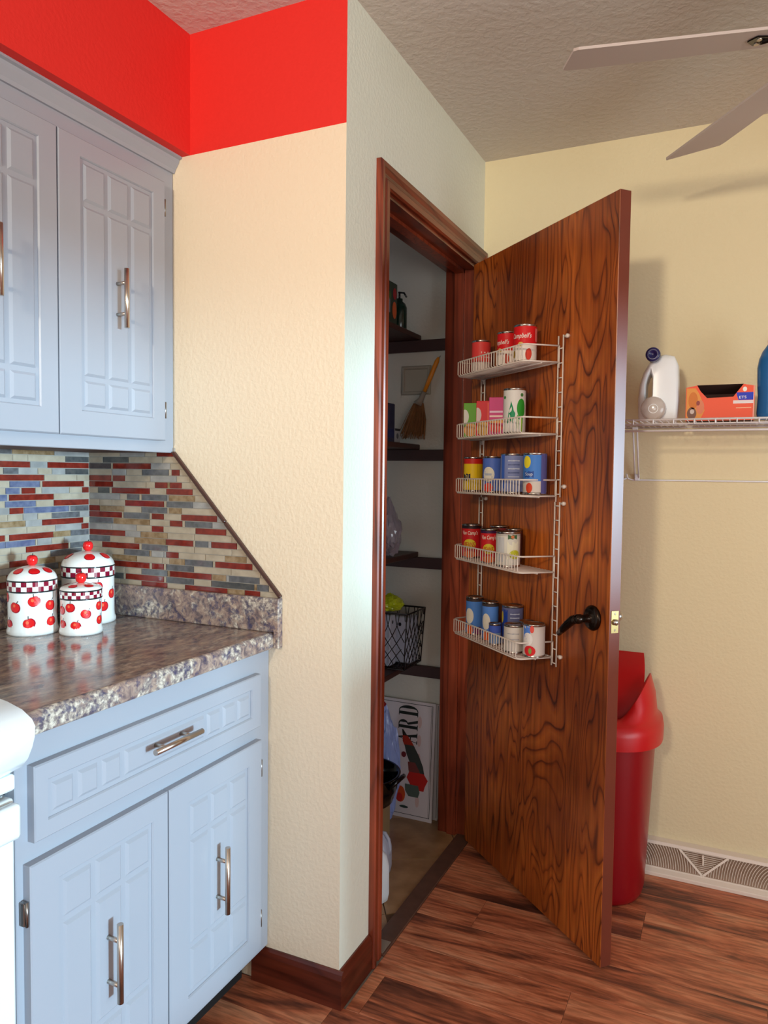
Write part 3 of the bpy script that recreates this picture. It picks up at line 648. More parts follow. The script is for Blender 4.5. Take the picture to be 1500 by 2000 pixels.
TL = [(4,0.200,0.261,'R'),(5,0.030,0.135,'G'),(5,0.281,0.290,'R'),(6,0.004,0.069,'G'),(6,0.076,0.212,'R'),(7,0.131,0.177,'L'),(7,0.183,0.273,'B'),(7,0.266,0.290,'B'),(8,0.003,0.067,'G'),(8,0.126,0.261,'R'),(8,0.273,0.289,'R'),(9,0.003,0.029,'R'),(10,0.023,0.161,'R'),(10,0.163,0.212,'L'),(11,0.036,0.130,'G'),(11,0.280,0.289,'R'),(12,0.003,0.066,'G'),(12,0.073,0.217,'B'),(12,0.218,0.259,'R'),(13,0.002,0.123,'R'),(13,0.180,0.272,'B'),(13,0.279,0.288,'R'),(14,0.123,0.260,'R'),(14,0.265,0.288,'B'),(15,0.002,0.026,'R'),(15,0.181,0.223,'R'),(15,0.228,0.270,'B'),(16,0.020,0.159,'R'),(16,0.167,0.258,'B'),(17,0.153,0.287,'R'),(18,0.002,0.083,'D'),(18,0.232,0.276,'G'),(19,0.001,0.142,'R'),(19,0.196,0.287,'R'),(20,0.001,0.083,'D')]
rt = random.Random(11)
def fill_row(segs, L):
    """named pieces plus beige ones in the gaps; lengths come in three sizes"""
    segs = sorted(segs); out = []; x = 0
    for a, b, k in segs:
        if a < x-.004: a = x
        if b-a < .010: continue
        out += gap(x, a); out.append((a, b, k)); x = b
    return out+gap(x, L)
def gap(a, b):
    o = []
    while b-a > .006:
        l = rt.choice((.045, .09, .09, .12)); l = b-a if b-a-l < .02 else l
        o.append((a, a+l, rt.choice('SSSSSLLSSA'))); a += l
    return o
GR = .0018
def mosaic(parent, data, L, place, clip=None):
    for r in range(NR):
        z0 = Z0T+r*RP; z1 = z0+RP-GR
        if z1 > 1.3745: z1 = 1.3745
        segs = [(a, b, k) for q, a, b, k in data if q == r]
        if not segs: segs = [(.04+.07*((r*3) % 4), .13+.07*((r*3) % 4), rt.choice('RG'))]
        for a, b, k in fill_row(segs, L):
            u0, u1 = a+GR/2, b-GR/2; pr_ = rt.uniform(-.0004, .0004)
            P = [(u0, z0), (u1, z0), (u1, z1), (u0, z1)]
            if clip:   # keep u <= clip(z)
                c0, c1 = clip(z0), clip(z1)
                if u0 >= c0-.003: continue
                P = [(u0, z0), (min(u1, c0), z0), (min(u1, c1), z1), (u0, z1)]
                if u1 > c1 and u1 <= c0: 
                    zz = z0+(z1-z0)*(c0-u1)/(c0-c1); P = [(u0, z0), (u1, z0), (u1, zz), (max(c1, u0), z1), (u0, z1)]
                if c1 < u0: zz = z0+(z1-z0)*(c0-u0)/(c0-c1); P = [(u0, z0), (min(u1, c0), z0), (u0, zz)]
                if len(P) == 5 and P[3][0] <= u0+1e-4: P = P[:3]+[(u0, z1)]
            place(P, .0065+pr_, k, parent)
def place_end(P, T, k, parent):
    mb = MB(); mb.prism([(XL+u, -.0005, z) for u, z in P], (0, -T, 0), TM[k]); ox = XL+P[0][0]
    obj('tile', mb, None, parent)
def place_left(P, T, k, parent):
    mb = MB(); mb.prism([(XL+.0005, -.0075-u, z) for u, z in P], (T, 0, 0), TM[k]); obj('tile', mb, None, parent)
clipf = lambda z: .3085+(1.361-z)*(.3375/.361)-.004
bs = MB(); bs.prism([(XL, -.0004, 1.0), (XL+.645, -.0004, 1.0), (XL+.3085, -.0004, 1.361), (XL+.3085, -.0004, 1.374), (XL, -.0004, 1.374)], (0, -.0045, 0), M_grout)
b1 = struct('trim_6', bs); b1.data.name = 'tile_bed_end_wall'; mosaic(b1, TB, .66, place_end, clipf)
b2 = struct('trim_7', MB().box(XL, XL+.005, -.95, -.005, 1.0, 1.374), M_grout); mosaic(b2, TL, .60, place_left)
# dark metal strip along the slanted end of the tiles
mb = MB(); dx, dz = .3375, -.361; ln = math.hypot(dx, dz); nx, nz = -dz/ln*.0045, dx/ln*.0045
A = (XL+.3085-.002, 1.363); B = (XL+.646-.002, 1.002)
for a, b in ((0, .5), (.503, 1)):
    p = (A[0]+(B[0]-A[0])*a, A[1]+(B[1]-A[1])*a); q = (A[0]+(B[0]-A[0])*b, A[1]+(B[1]-A[1])*b)
    mb.prism([(p[0]-nx, -.0004, p[1]-nz), (q[0]-nx, -.0004, q[1]-nz), (q[0]+nx, -.0004, q[1]+nz), (p[0]+nx, -.0004, p[1]+nz)], (0, -.011, 0), mat('brown_pencil_tile', (72, 44, 38), .3), bev=.002)
struct('trim_8', mb)

# ------------------------------------------------------------------ apple canisters
def canister(loc, r, h, zc0, zc1, apples, ap_lid, rot, label, asz, nchk):
    t = thing('canister', label, 'canister', (loc[0], loc[1], .9145), rot, 'apple canisters on the countertop')
    mb = MB(); mb.lathe([(0, .0), (r*1.03, 0), (r*1.05, .004), (r*1.045, .010), (r*1.0, .016), (r*.985, .03), (r*.985, zc0-.004), (r*.97, zc0)], M_porc, 48)
    body = obj('body', mb, None, t)
    # lid: skirt with checks, dome, knob
    lid = MB(); rl = r*1.0; zt = zc1+.004
    dome = [(rl, zt)]+[(rl*(.98*math.cos(a)+.0)*1.0, zt+(h-.026-zt)*math.sin(a)) for a in [PI/2*k/9 for k in range(1, 9)]]+[(.006, h-.026), (0, h-.026)]
    lid.lathe([(rl*.97, zc0), (rl, zc0+.002), (rl, zc1)], M_porc, 48); lid.lathe([(rl, zc1), (rl*1.005, zc1+.002)]+dome[1:], M_porc, 48)
    lo = obj('lid', lid, None, t)
    band = MB(); rb = rl+.0006
    for z in (zc0, zc1-.0005): band.lathe([(rb-.001, z-.0012), (rb+.0004, z-.0008), (rb+.0004, z+.0024), (rb-.001, z+.0028)], M_black, 48)
    zs = [zc0+.0026, (zc0+zc1)/2+.0008, zc1-.001]
    for k in range(nchk*2):
        for j in range(2):
            a0, a1 = PI*k/nchk, PI*(k+1)/nchk; m = M_bred if (k+j) % 2 else M_porc
            sub = 2; 
            for s_ in range(sub):
                b0 = a0+(a1-a0)*s_/sub; b1_ = a0+(a1-a0)*(s_+1)/sub
                band.poly([(rb*math.sin(b0), -rb*math.cos(b0), zs[j]), (rb*math.sin(b1_), -rb*math.cos(b1_), zs[j]), (rb*math.sin(b1_), -rb*math.cos(b1_), zs[j+1]), (rb*math.sin(b0), -rb*math.cos(b0), zs[j+1])], m)
    obj('checked_band', band, None, lo, recalc=False, label='burgundy and white checked band')
    kn = MB(); kr = .0128
    kn.lathe([(0, h-.027), (kr*.5, h-.026), (kr*.85, h-.022), (kr, h-.0155), (kr*1.0, h-.010), (kr*.85, h-.004), (kr*.5, h-.001), (kr*.2, h-.002), (0, h-.0045)], M_apple, 24)
    kn.tube([(0, 0, h-.005), (.002, 0, h+.003)], .0012, M_black, 6)
    obj('knob', kn, None, lo, label='red apple-shaped knob')
    R = r*.985+.0004
    def apple(u, v, s, tilt, fm):
        ap = MB()
        rot_ = lambda P: [(u+x*math.cos(tilt)-y*math.sin(tilt), v+x*math.sin(tilt)+y*math.cos(tilt)) for x, y in P]
        fan(ap, rot_(blob('apple', s*1.06, s, 20)), lambda a, b: fm(a, b, 0), M_appled)
        fan(ap, rot_([(x-.04*s, y+.02*s) for x, y in blob('apple', s*.92, s*.86, 20)]), lambda a, b: fm(a, b, .0002), M_apple)
        fan(ap, rot_([(x-.12*s, y+.14*s) for x, y in blob('oval', s*.26, s*.3, 10)]), lambda a, b: fm(a, b, .0004), mat('apple_highlight', (244, 110, 70), .15))
        fan(ap, rot_([(.02*s, .40*s), (.08*s, .40*s), (.16*s, .66*s), (.10*s, .68*s)]), lambda a, b: fm(a, b, .0004), M_black); obj('apple_motif', ap, None, body, recalc=False)
    for th, v, tl in apples:
        apple(math.radians(th)*R, v, asz, tl, lambda a, b, e: ((R+e)*math.sin(a/R), -(R+e)*math.cos(a/R), b))
    hd = h-.026-zt
    def dmap(a, b, e):   # a around, b = polar angle on dome
        th = a/(rl*.75); s_, c_ = math.sin(b), math.cos(b); rr = rl*.98*c_+e*2
        return (rr*math.sin(th), -rr*math.cos(th), zt+hd*s_+.0006+e*3)
    for th in ap_lid:
        ap = MB(); u = math.radians(th)*rl*.75; P = blob('apple', asz*.95, .62, 20)
        fan(ap, [(u+x, .72+y) for x, y in P], lambda a, b: dmap(a, b, 0), M_appled)
        fan(ap, [(u+x*.88, .72+y*.86) for x, y in P], lambda a, b: dmap(a, b, .0002), M_apple); obj('apple_motif', ap, None, lo, recalc=False)
    return t
R0 = math.radians
canister((-.698, -.119), .0665, .212, .121, .148, [(20, .098, 0), (35, .045, 0), (62, .075, 0), (-10, .05, 0), (-40, .09, .2), (-65, .04, 0)], (-75, 5, 60, 140), R0(46), 'tallest apple canister with checked lid, standing at the back by the tile corner', .028, 14)
canister((-.708, -.285), .0565, .190, .104, .130, [(-43, .068, -.3), (4, .083, .3), (45, .070, -.2), (-66, .026, 0), (-8, .030, .3), (48, .030, 0), (-80, .09, 0), (90, .05, 0)], (-48, 6, 56, 150), R0(50), 'middle-sized apple canister with checked lid, at the left edge', .0275, 14)
canister((-.601, -.234), .0485, .148, .0865, .106, [(-30, .068, .1), (14, .052, -.4), (60, .068, 0), (-62, .060, 0), (-14, .024, -.2), (-58, .026, 0), (62, .033, 0)], (-30, 32, 120, -110), R0(46), 'smallest apple canister with checked lid, in front of the other two', .0240, 15)

# ------------------------------------------------------------------ stove
st = thing('stove', 'white enamel kitchen stove at the lower left beside the base cabinet', 'stove')
SY = -.7465; mb = MB()
mb.box(XL+.02, -.225, SY-.76, SY, .02, .895, M_stove, bev=.004)
obj('body', mb, None, st)
# cooktop with bulging rounded front
mb = MB(); zz = [(-.245, .938), (-.205, .934), (-.172, .926), (-.150, .914), (-.143, .904), (-.144, .886), (-.150, .868), (-.160, .848), (-.174, .832), (-.192, .822), (-.245, .818)]
b = bmesh.new(); rows_ = []
ys = [SY-.0005-.76*k/16 for k in range(17)]
for k, y in enumerate(ys):
    yy = abs((y-(SY-.38))/.38); q = max(0, (yy-.80)/.20); sh = .010*q*q*q; rows_.append([b.verts.new((max(-.245, x-sh), y, z)) for x, z in zz])
for a, c in zip(rows_, rows_[1:]):
    for i in range(len(zz)-1): b.faces.new([a[i], a[i+1], c[i+1], c[i]])
b.faces.new(rows_[0]); b.faces.new(rows_[-1][::-1])
mb.join(b, M_stove, True); mb.box(XL+.02, -.245, SY-.7605, SY-.0005, .895, .938, M_stove, bev=.006, seg=2)
co = obj('cooktop', mb, None, st); auto_smooth(co, 35)
mb = MB(); mb.box(-.226, -.180, SY-.745, SY-.014, .800, .826, M_stove, bev=.004); mb.box(-.226, -.212, SY-.75, SY-.01, .785, .802, M_shadow)  # second box paints the shaded gap above the oven door
obj('control_panel', mb, None, st)
mb = MB(); mb.box(-.226, -.192, SY-.752, SY-.008, .16, .783, M_stove, bev=.006, seg=2)
dv = obj('oven_door', mb, None, st)
mb = MB(); mb.box(-.193, -.170, SY-.748, SY-.012, .722, .780, M_stove, bev=.007, seg=2); obj('door_handle', mb, None, dv)
mb = MB(); mb.box(-.226, -.194, SY-.752, SY-.008, .03, .150, M_stove, bev=.004); obj('storage_drawer', mb, None, st)
for k in range(5):
    mb = MB(); mb.lathe([(0, .9385), (.021, .9385), (.019, .956), (.012, .960), (0, .960)], M_stove, 20, (-.245+.005, SY-.085-.14*k, -.001)); obj('burner_knob', mb, None, st)
for k in range(4):
    cx, cy = (-.40 if k % 2 else -.66), SY-(.2 if k < 2 else .56); mb = MB()
    for rr in (.03, .055, .08): mb.tube([(cx+rr*math.cos(a), cy+rr*math.sin(a), .944) for a in [2*PI*i/24 for i in range(24)]], .005, M_black, 6, closed=True)
    obj('burner', mb, None, st)
mb = MB(); mb.box(XL+.02, XL+.08, SY-.75, SY-.01, .938, 1.06, M_stove, bev=.006); obj('back_panel', mb, None, st)

# ------------------------------------------------------------------ ceiling fan
fz = 2.204; FC = (1.05, .205)
ft = thing('ceiling_fan', 'grey-taupe ceiling fan whose blades reach in at the upper right', 'fan', (FC[0], FC[1], H))
mb = MB(); mb.lathe([(0, -.001), (.065, -.001), (.062, -.03), (.03, -.045), (.013, -.05), (.013, -.13), (.05, -.135), (.095, -.155), (.105, -.19), (.10, -.225), (.06, -.25), (.05, -.30), (.03, -.32), (0, -.322)], M_bronze, 36); obj('motor_housing', mb, None, ft)
for k in range(5):
    a0 = math.radians(192.7-4-70.2*k) if k < 2 else math.radians(192.7-4-70.2-73.2*(k-1))
    a0 = math.radians([191.5, 125, 51, -21, -93][k])
    mb = MB(); z = fz-H; r0, r1 = .165, .60; tl = math.radians(-11)
    pts = [(r0, -.048), (r0+.02, -.054), (r1-.05, -.064), (r1-.026, -.062), (r1-.018, -.056), (r1-.040, .058), (r1-.050, .064), (r0+.02, .054), (r0, .048)] if k != 1 else [(r0, -.048), (r0+.02, -.054), (r1-.06, -.064), (r1-.040, -.062), (r1+.026, .058), (r1+.020, .064), (r0+.02, .054), (r0, .048)]
    def bp(r, w, dz): return (r*math.cos(a0)-w*math.cos(tl)*math.sin(a0), r*math.sin(a0)+w*math.cos(tl)*math.cos(a0), z+w*math.sin(tl)+dz)
    lo3 = [bp(r, w, 0) for r, w in pts]
    mb.prism(lo3, (0, 0, .006), M_fan); blade = obj('blade', mb, None, ft)
    mb = MB(); mb.tube([bp(.09, 0, .012), bp(.13, 0, .008), bp(.19, 0, -.003)], .008, M_bronze, 8); mb.prism([bp(r, w, -.0035) for r, w in ((.155, -.012), (.20, -.026), (.215, 0), (.20, .026), (.155, .012))], (0, 0, .003), M_bronze)
    for w in (-.014, .014): mb.tube([bp(.195, w, -.006), bp(.195, w, -.002)], .005, M_steel, 8)
    obj('blade_iron', mb, None, blade)

# ------------------------------------------------------------------ wire shelf on the back wall and what stands on it
ws = thing('wire_shelf', 'long white ventilated wire shelf on the back wall, right of the open door', 'shelf')
mb = MB(); sx0, sx1, sy0, zt_ = .40, 2.30, .752, 1.479
for y, z, r in ((sy0, zt_, .0030), (sy0, zt_-.012, .0022), (sy0, zt_-.032, .0034), (YB-.006, zt_-.004, .003), (.90, zt_-.006, .003)): mb.tube([(sx0, y, z), (sx1, y, z)], r, M_whitec, 8)
obj('rails', mb, None, ws)
mb = MB(); n = int((sx1-sx0)/.0555)
for k in range(n+1):
    x = sx0+k*.0555; mb.tube([(x, YB-.006, zt_-.001), (x, sy0-.003, zt_-.001), (x, sy0-.003, zt_-.013)], .0020, M_whitec, 6)
for k in range(int((sx1-sx0)/.0185)+1):
    x = sx0+k*.0185; mb.tube([(x, YB-.006, zt_-.003), (x, sy0+.002, zt_-.003)], .0013, M_whitec, 5)
obj('deck_wires', mb, None, ws, kind='stuff')
mb = MB(); zr = 1.302; mb.tube([(.515, YB-.02, zr+.02), (.520, YB-.010, zr+.004), (.535, YB-.006, zr), (sx1, YB-.006, zr)], .0026, M_whitec, 8)
mb.tube([(sx0, YB-.006, zr), (.50, YB-.006, zr), (.515, YB-.010, zr+.006)], .0026, M_whitec, 8); obj('wall_rail', mb, None, ws)
for bx in (.548, 1.45, 2.2):
    mb = MB()
    for d in (-.006, .006): mb.tube([(bx+d, .955, zt_-.010), (bx+d, YB-.012, zr+.008)], .0026, M_whitec, 8)
    mb.box(bx-.008, bx+.008, YB-.013, YB-.001, zr-.002, zr+.02, M_whitec, bev=.002); mb.box(bx-.009, bx+.009, .948, .962, zt_-.015, zt_-.007, M_whitec, bev=.002)
    obj('brace', mb, None, ws)
ZD = zt_+.0012
# detergent jug
jg = thing('detergent_jug', 'white handled laundry jug with navy cap and clear measuring cup, on the wire shelf', 'jug', (.628, .885, ZD), 0)
def rrect(hx, hy, r, n=5):
    o = []
    for cx, cy, a in ((hx-r, hy-r, 0), (-hx+r, hy-r, PI/2), (-hx+r, -hy+r, PI), (hx-r, -hy+r, 1.5*PI)):
        o += [(cx+r*math.cos(a+PI/2*k/n), cy+r*math.sin(a+PI/2*k/n)) for k in range(n+1)]
    return o
def loft(mb, secs, m, cap=True):
    V = [[mb.bm.verts.new(p) for p in s] for s in secs]; k = mb.mi(m); n = len(secs[0])
    for a, b in zip(V, V[1:]):
        for i in range(n): f = mb.bm.faces.new([a[i], a[(i+1) % n], b[(i+1) % n], b[i]]); f.material_index = k; f.smooth = True
    if cap:
        for q in (V[0][::-1], V[-1]): mb.bm.faces.new(q).material_index = k
mb = MB()
# outline in x-z with the grip hole, extruded in depth with rounded rims
out_ = [(-.055, 0), (.045, 0), (.052, .010), (.055, .06), (.053, .12), (.050, .172), (.040, .196), (.014, .203), (-.010, .198), (-.030, .182), (-.048, .150), (-.058, .115), (-.062, .07), (-.060, .012)]
hole = [(-.026, .150), (-.020, .130), (-.020, .085), (-.024, .066), (-.032, .060), (-.040, .068), (-.040, .112), (-.034, .136)]
b = bmesh.new()
def loopv(P, y): return [b.verts.new((x, y, z)) for x, z in P]
def inset(P, e):
    cx = sum(p[0] for p in P)/len(P); cz = sum(p[1] for p in P)/len(P); return [(cx+(x-cx)*e, cz+(z-cz)*e) for x, z in P]
D_ = .045
lv = [loopv(inset(out_, .84), -D_), loopv(inset(out_, .95), -D_+.006), loopv(out_, -D_+.018), loopv(out_, D_-.018), loopv(inset(out_, .95), D_-.006), loopv(inset(out_, .84), D_)]
hv = [loopv(inset(hole, 1.25), -D_), loopv(hole, -D_+.01), loopv(hole, D_-.01), loopv(inset(hole, 1.25), D_)]
for L_ in (lv, hv):
    for a, c in zip(L_, L_[1:]):
        for i in range(len(a)): b.faces.new([a[i], a[(i+1) % len(a)], c[(i+1) % len(a)], c[i]])
for A_, B_ in ((lv[0], hv[0]), (lv[-1], hv[-1])):
    es = [b.edges.get((q[i], q[(i+1) % len(q)])) for q in (A_, B_) for i in range(len(q))]
    bmesh.ops.triangle_fill(b, edges=es, use_beauty=True)
mb.join(b, M_pvc, True); o = obj('body', mb, None, jg); auto_smooth(o, 50)
mb = MB(); mb.lathe([(0, -.075), (.008, -.076), (.009, -.080), (.019, -.080), (.021, -.076), (.021, -.052), (.014, -.050), (.014, -.040), (0, -.040)], M_navy, 28, (-.018, 0, .198), axis='Y')
obj('cap', mb, None, jg, label='navy round cap facing the room')
M_cup = mat('translucent_cup', (226, 214, 206), .15, trans=.35, spec=.6)
mb = MB(); mb.lathe([(0, -.083), (.030, -.083), (.034, -.078), (.036, -.060), (.036, -.0455), (0, -.0455)], M_cup, 32, (-.014, 0, .038), axis='Y')
mb.lathe([(.012, -.0842), (.013, -.0848), (.014, -.0842)], M_pvc, 24, (-.012, 0, .036), axis='Y')
obj('measuring_cup', mb, None, jg, label='clear cup fixed on the front of the jug')
# orange box with torn opening
bx = thing('dog_treat_box', 'orange cardboard box with torn dark opening in its top edge, on the wire shelf', 'box', (.796, .875, ZD), 0)
M_or = mat('orange_card', (236, 74, 26), .5); M_inner = mat('box_inside_card', (52, 24, 18), .8)
mb = MB(); hw, hd_, hh = .092, .035, .104; t_ = .0015
fr = [(-hw, 0), (hw, 0), (hw, hh-.006), (.062, hh), (.055, hh-.010), (.036, hh-.036), (-.034, hh-.038), (-.052, hh-.018), (-.062, hh), (-hw, hh-.006)]
mb.prism([(x, -hd_, z) for x, z in fr], (0, t_, 0), M_or)
mb.box(-hw, hw, hd_-t_, hd_, 0, hh+.002, M_or); mb.box(-hw, -hw+t_, -hd_+t_, hd_-t_, 0, hh-.006, mat('crimson_card', (150, 16, 36), .5)); mb.box(hw-t_, hw, -hd_+t_, hd_-t_, 0, hh-.006, mat('crimson_card', (150, 16, 36), .5))
mb.box(-hw+t_, hw-t_, -hd_+t_, hd_-t_, 0, t_, M_inner); mb.box(-hw+t_, hw-t_, hd_-2.2*t_, hd_-t_-.0001, t_, hh-.004, M_inner)
b0_ = obj('carton', mb, None, bx)
mb = MB(); mb.prism([(-.062, -hd_+.002, hh-.0005), (.062, -hd_+.002, hh-.0005), (.052, hd_-.006, hh-.021), (-.05, hd_-.006, hh-.021)], (0, 0, .0012), M_inner)
obj('torn_flap', mb, None, bx)
mb = MB(); f1, f2, f3 = flat(-hd_-.0003), flat(-hd_-.0005), flat(-hd_-.0007); pc = pm_
fan(mb, [(-.090, .002), (-.052, .002), (-.040, .030), (-.046, .055), (-.056, .080), (-.066, .096), (-.090, .096)], f1, pc((228, 150, 70)))
fan(mb, [(x-.072, z+.060) for x, z in blob('oval', .026, .05)], f2, pc((212, 120, 50))); fan(mb, [(x-.075, z+.022) for x, z in blob('oval', .026, .036)], f2, pc((120, 84, 72))); fan(mb, [(x-.074, z+.027) for x, z in blob('oval', .012, .014)], f3, pc((206, 190, 184)))
fan(mb, [(x-.052, z+.040) for x, z in blob('oval', .022, .042)], f2, pc((222, 130, 96))); fan(mb, [(x-.058, z+.052) for x, z in blob('oval', .010, .014)], f3, pc((150, 70, 66)))
fan(mb, [(.050, .058), (.0905, .058), (.0905, .080), (.044, .080), (.046, .070)], f1, pc((40, 60, 190)))
fan(mb, [(.036, .048), (.0905, .048), (.0905, .057), (.036, .057)], f1, pc((232, 220, 220)))
text(mb, 'ETS', .061, .066, .019, .008, f2, pc((236, 230, 230)))
fan(mb, [(x+.066, z+.089) for x, z in blob('oval', .011, .014)], f2, pc((240, 236, 230)))
fan(mb, [(.044, .034), (.084, .034), (.084, .037), (.044, .037)], f1, pc((244, 176, 140)))
fan(mb, [(.0885, .002), (.0905, .002), (.0905, .098), (.0885, .098)], f3, pc((244, 196, 180)))
obj('box_print', mb, None, b0_, recalc=False, kind='stuff')
mb = MB(); fb = flat(hd_-2.2*t_-.0004); fan(mb, [(-.05, hh-.014), (.05, hh-.014), (.05, hh-.001), (-.05, hh-.001)], fb, pc((140, 80, 90))); text(mb, 'BARKERS', .008, hh-.007, .05, .007, flat(hd_-2.2*t_-.0007), pc((236, 220, 210)))
obj('inner_print', mb, None, b0_, recalc=False, kind='stuff')
# blue bottle
bb = thing('shampoo_bottle', 'blue plastic bottle with red cap on the wire shelf, right of the orange box', 'bottle', (.946, .865, ZD), 0)
M_blu = mat('glossy_blue_plastic', (30, 104, 168), .2, coat=.4)
mb = MB(); mb.lathe([(0, 0), (.040, 0), (.050, .004), (.052, .02), (.050, .07), (.053, .11), (.054, .15), (.050, .175), (.042, .196), (.030, .214), (.026, .222), (0, .222)], M_blu, 32, sy=.62); obj('body', mb, None, bb)
mb = MB(); mb.lathe([(0, .220), (.0285, .220), (.0285, .254), (.026, .258), (0, .258)], mat('red_pink_cap', (206, 40, 70), .3), 24); obj('cap', mb, None, bb, label='red-pink cap')

# ------------------------------------------------------------------ red trash can
tx, ty = .487, .862
tc_ = thing('trash_can', 'tall red plastic trash can with swing lid, behind the open door', 'bin', (tx, ty, 0))
mb = MB()
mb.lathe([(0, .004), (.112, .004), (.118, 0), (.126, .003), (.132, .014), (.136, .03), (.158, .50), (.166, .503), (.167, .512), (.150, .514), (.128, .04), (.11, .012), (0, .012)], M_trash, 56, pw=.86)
o = obj('body', mb, None, tc_); auto_smooth(o, 50)
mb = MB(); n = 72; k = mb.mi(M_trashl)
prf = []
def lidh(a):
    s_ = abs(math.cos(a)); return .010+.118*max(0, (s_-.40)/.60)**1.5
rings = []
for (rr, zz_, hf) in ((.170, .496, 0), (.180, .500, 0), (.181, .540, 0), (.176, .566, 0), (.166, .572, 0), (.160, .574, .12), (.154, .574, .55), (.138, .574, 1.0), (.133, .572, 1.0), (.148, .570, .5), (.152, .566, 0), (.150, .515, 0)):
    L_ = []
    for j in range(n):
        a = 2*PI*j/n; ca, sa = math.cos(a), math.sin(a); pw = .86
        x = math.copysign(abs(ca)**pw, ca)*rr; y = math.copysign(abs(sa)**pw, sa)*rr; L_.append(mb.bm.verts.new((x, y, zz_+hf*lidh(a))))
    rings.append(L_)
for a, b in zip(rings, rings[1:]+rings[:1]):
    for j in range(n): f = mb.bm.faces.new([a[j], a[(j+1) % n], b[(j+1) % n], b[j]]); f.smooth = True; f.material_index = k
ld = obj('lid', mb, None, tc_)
auto_smooth(ld, 60)
# swing flap, pivoting about the x axis between the two ears, tipped open
mb = MB(); b = bmesh.new(); tilt = math.radians(52); nu, nv = 12, 10; G_ = []
for th_ in (0, .003):
    g = []
    for i in range(nu+1):
        u = -1+2*i/nu; row_ = []
        for j in range(nv+1):
            v = -1+2*j/nv; x = u*.122*(1-.10*v*v) ; yy = v*.118; zc = .026*(1-v*v)+th_
            y = yy*math.cos(tilt)-zc*math.sin(tilt); z = yy*math.sin(tilt)+zc*math.cos(tilt); row_.append(b.verts.new((x, y, z+.655)))
        g.append(row_)
    G_.append(g)
for g in G_:
    for i in range(nu):
        for j in range(nv): b.faces.new([g[i][j], g[i+1][j], g[i+1][j+1], g[i][j+1]])
for i in range(nu):
    for j in (0, nv): b.faces.new([G_[0][i][j], G_[0][i+1][j], G_[1][i+1][j], G_[1][i][j]])
for j in range(nv):
    for i in (0, nu): b.faces.new([G_[0][i][j], G_[0][i][j+1], G_[1][i][j+1], G_[1][i][j]])
mb.join(b, M_trashl, True)
for s_ in (-1, 1): mb.tube([(s_*.112, 0, .668), (s_*.140, 0, .668)], .006, M_trashl, 10)
o = obj('swing_flap', mb, None, ld); auto_smooth(o, 50)

# ------------------------------------------------------------------ baseboard register
vt = thing('baseboard_register', 'white metal baseboard heating register with fan-shaped louvers along the back wall', 'register')
vx0, vx1 = .60, 1.36; zb_, zt2 = .008, .100; yb_, yt2 = YB-.052, YB-.020
vmap = lambda u, v, d=0: (u, yb_+(yt2-yb_)*(v-zb_)/(zt2-zb_)-d, v)
M_vin = mat('register_dark_inside', (150, 124, 104), .8)
mb = MB()
mb.prism([(vx0, YB-.001, 0), (vx0, yb_-.012, 0), (vx0, yb_-.012, .010), (vx0, yb_+.003, .022), (vx0, yt2+.004, zt2-.008), (vx0, yt2+.004, zt2), (vx0, YB-.001, zt2+.002)], (vx1-vx0, 0, 0), M_vin)
me = mb.finish(); obj('back_shell', me, None, vt)
mb = MB()
mb.ring(lambda u, v, d: vmap(u, v, d), (vx0-.002, vx1+.002, .014, zt2+.001), (vx0+.012, vx1-.012, .026, zt2-.010), -.001, .004, M_whitev, .001)
mb.prism([(vx0-.003, YB-.001, -.0+.0005), (vx0-.003, yb_-.014, .0005), (vx0-.003, yb_-.014, .013), (vx0-.003, yb_+.002, .023), (vx0-.003, YB-.001, .023)], (vx1-vx0+.006, 0, 0), M_whitev, bev=.0015)
mb.prism([(vx0-.003, YB-.0005, zt2-.004), (vx0-.003, yt2-.005, zt2-.008), (vx0-.003, yt2-.004, zt2+.001), (vx0-.003, YB-.0005, zt2+.005)], (vx1-vx0+.006, 0, 0), M_whitev)
obj('frame', mb, None, vt)
mb = MB(); P0, P1, PB = (.715, .091), (.862, .091), (.788, .026)
for a, b in ((P0, PB), (P1, PB)):
    ux, uz = b[0]-a[0], b[1]-a[1]; l_ = math.hypot(ux, uz); ux, uz = ux/l_*.003, uz/l_*.003
    mb.prism([vmap(a[0]-uz, a[1]+ux, .0005), vmap(a[0]+uz, a[1]-ux, .0005), vmap(b[0]+uz, b[1]-ux, .0005), vmap(b[0]-uz, b[1]+ux, .0005)], (0, -.0035, 0), M_whitev)
mb.tube([vmap(.788, .080, .004), vmap(.788, .066, .012), vmap(.788, .060, .012)], .003, M_whitev, 8)
mb.box(.785, .791, *[vmap(0, .07)[1]-.006, vmap(0, .07)[1]-.001], .058, .088, M_whitev)
obj('damper_lever', mb, None, vt)
mb = MB()
def strip(p, q, wd=.0011):
    a, c = Vector(vmap(*p, .001)), Vector(vmap(*q, .001)); mb.tube([a, c], wd, M_whitev, 4, cap=False)
k = 0; z = .088
while z > .030:
    f_ = (.091-z)/.065; xa = P0[0]+(PB[0]-P0[0])*f_+.006; xb = P1[0]+(PB[0]-P1[0])*f_-.006
    if xb > xa: strip((xa, z), (xb, z), .0012)
    z -= .0055
def arcs(cx, side, x_lim, xe):
    r = .012
    while r < .60:
        pts = []
        for i in range(15):
            a = PI/2*i/14; x = cx+side*r*math.cos(a); z = .024+r*math.sin(a)*.9
            if z > .091 or not (min(x_lim, xe) <= x <= max(x_lim, xe)): continue
            f_ = (.091-z)/.065
            edge = (P0[0]+(PB[0]-P0[0])*f_-.004) if side < 0 else (P1[0]+(PB[0]-P1[0])*f_+.004)
            if (side < 0 and x > edge) or (side > 0 and x < edge): continue
            pts.append((x, z))
        for p, q in zip(pts, pts[1:]): strip(p, q)
        r += .0075
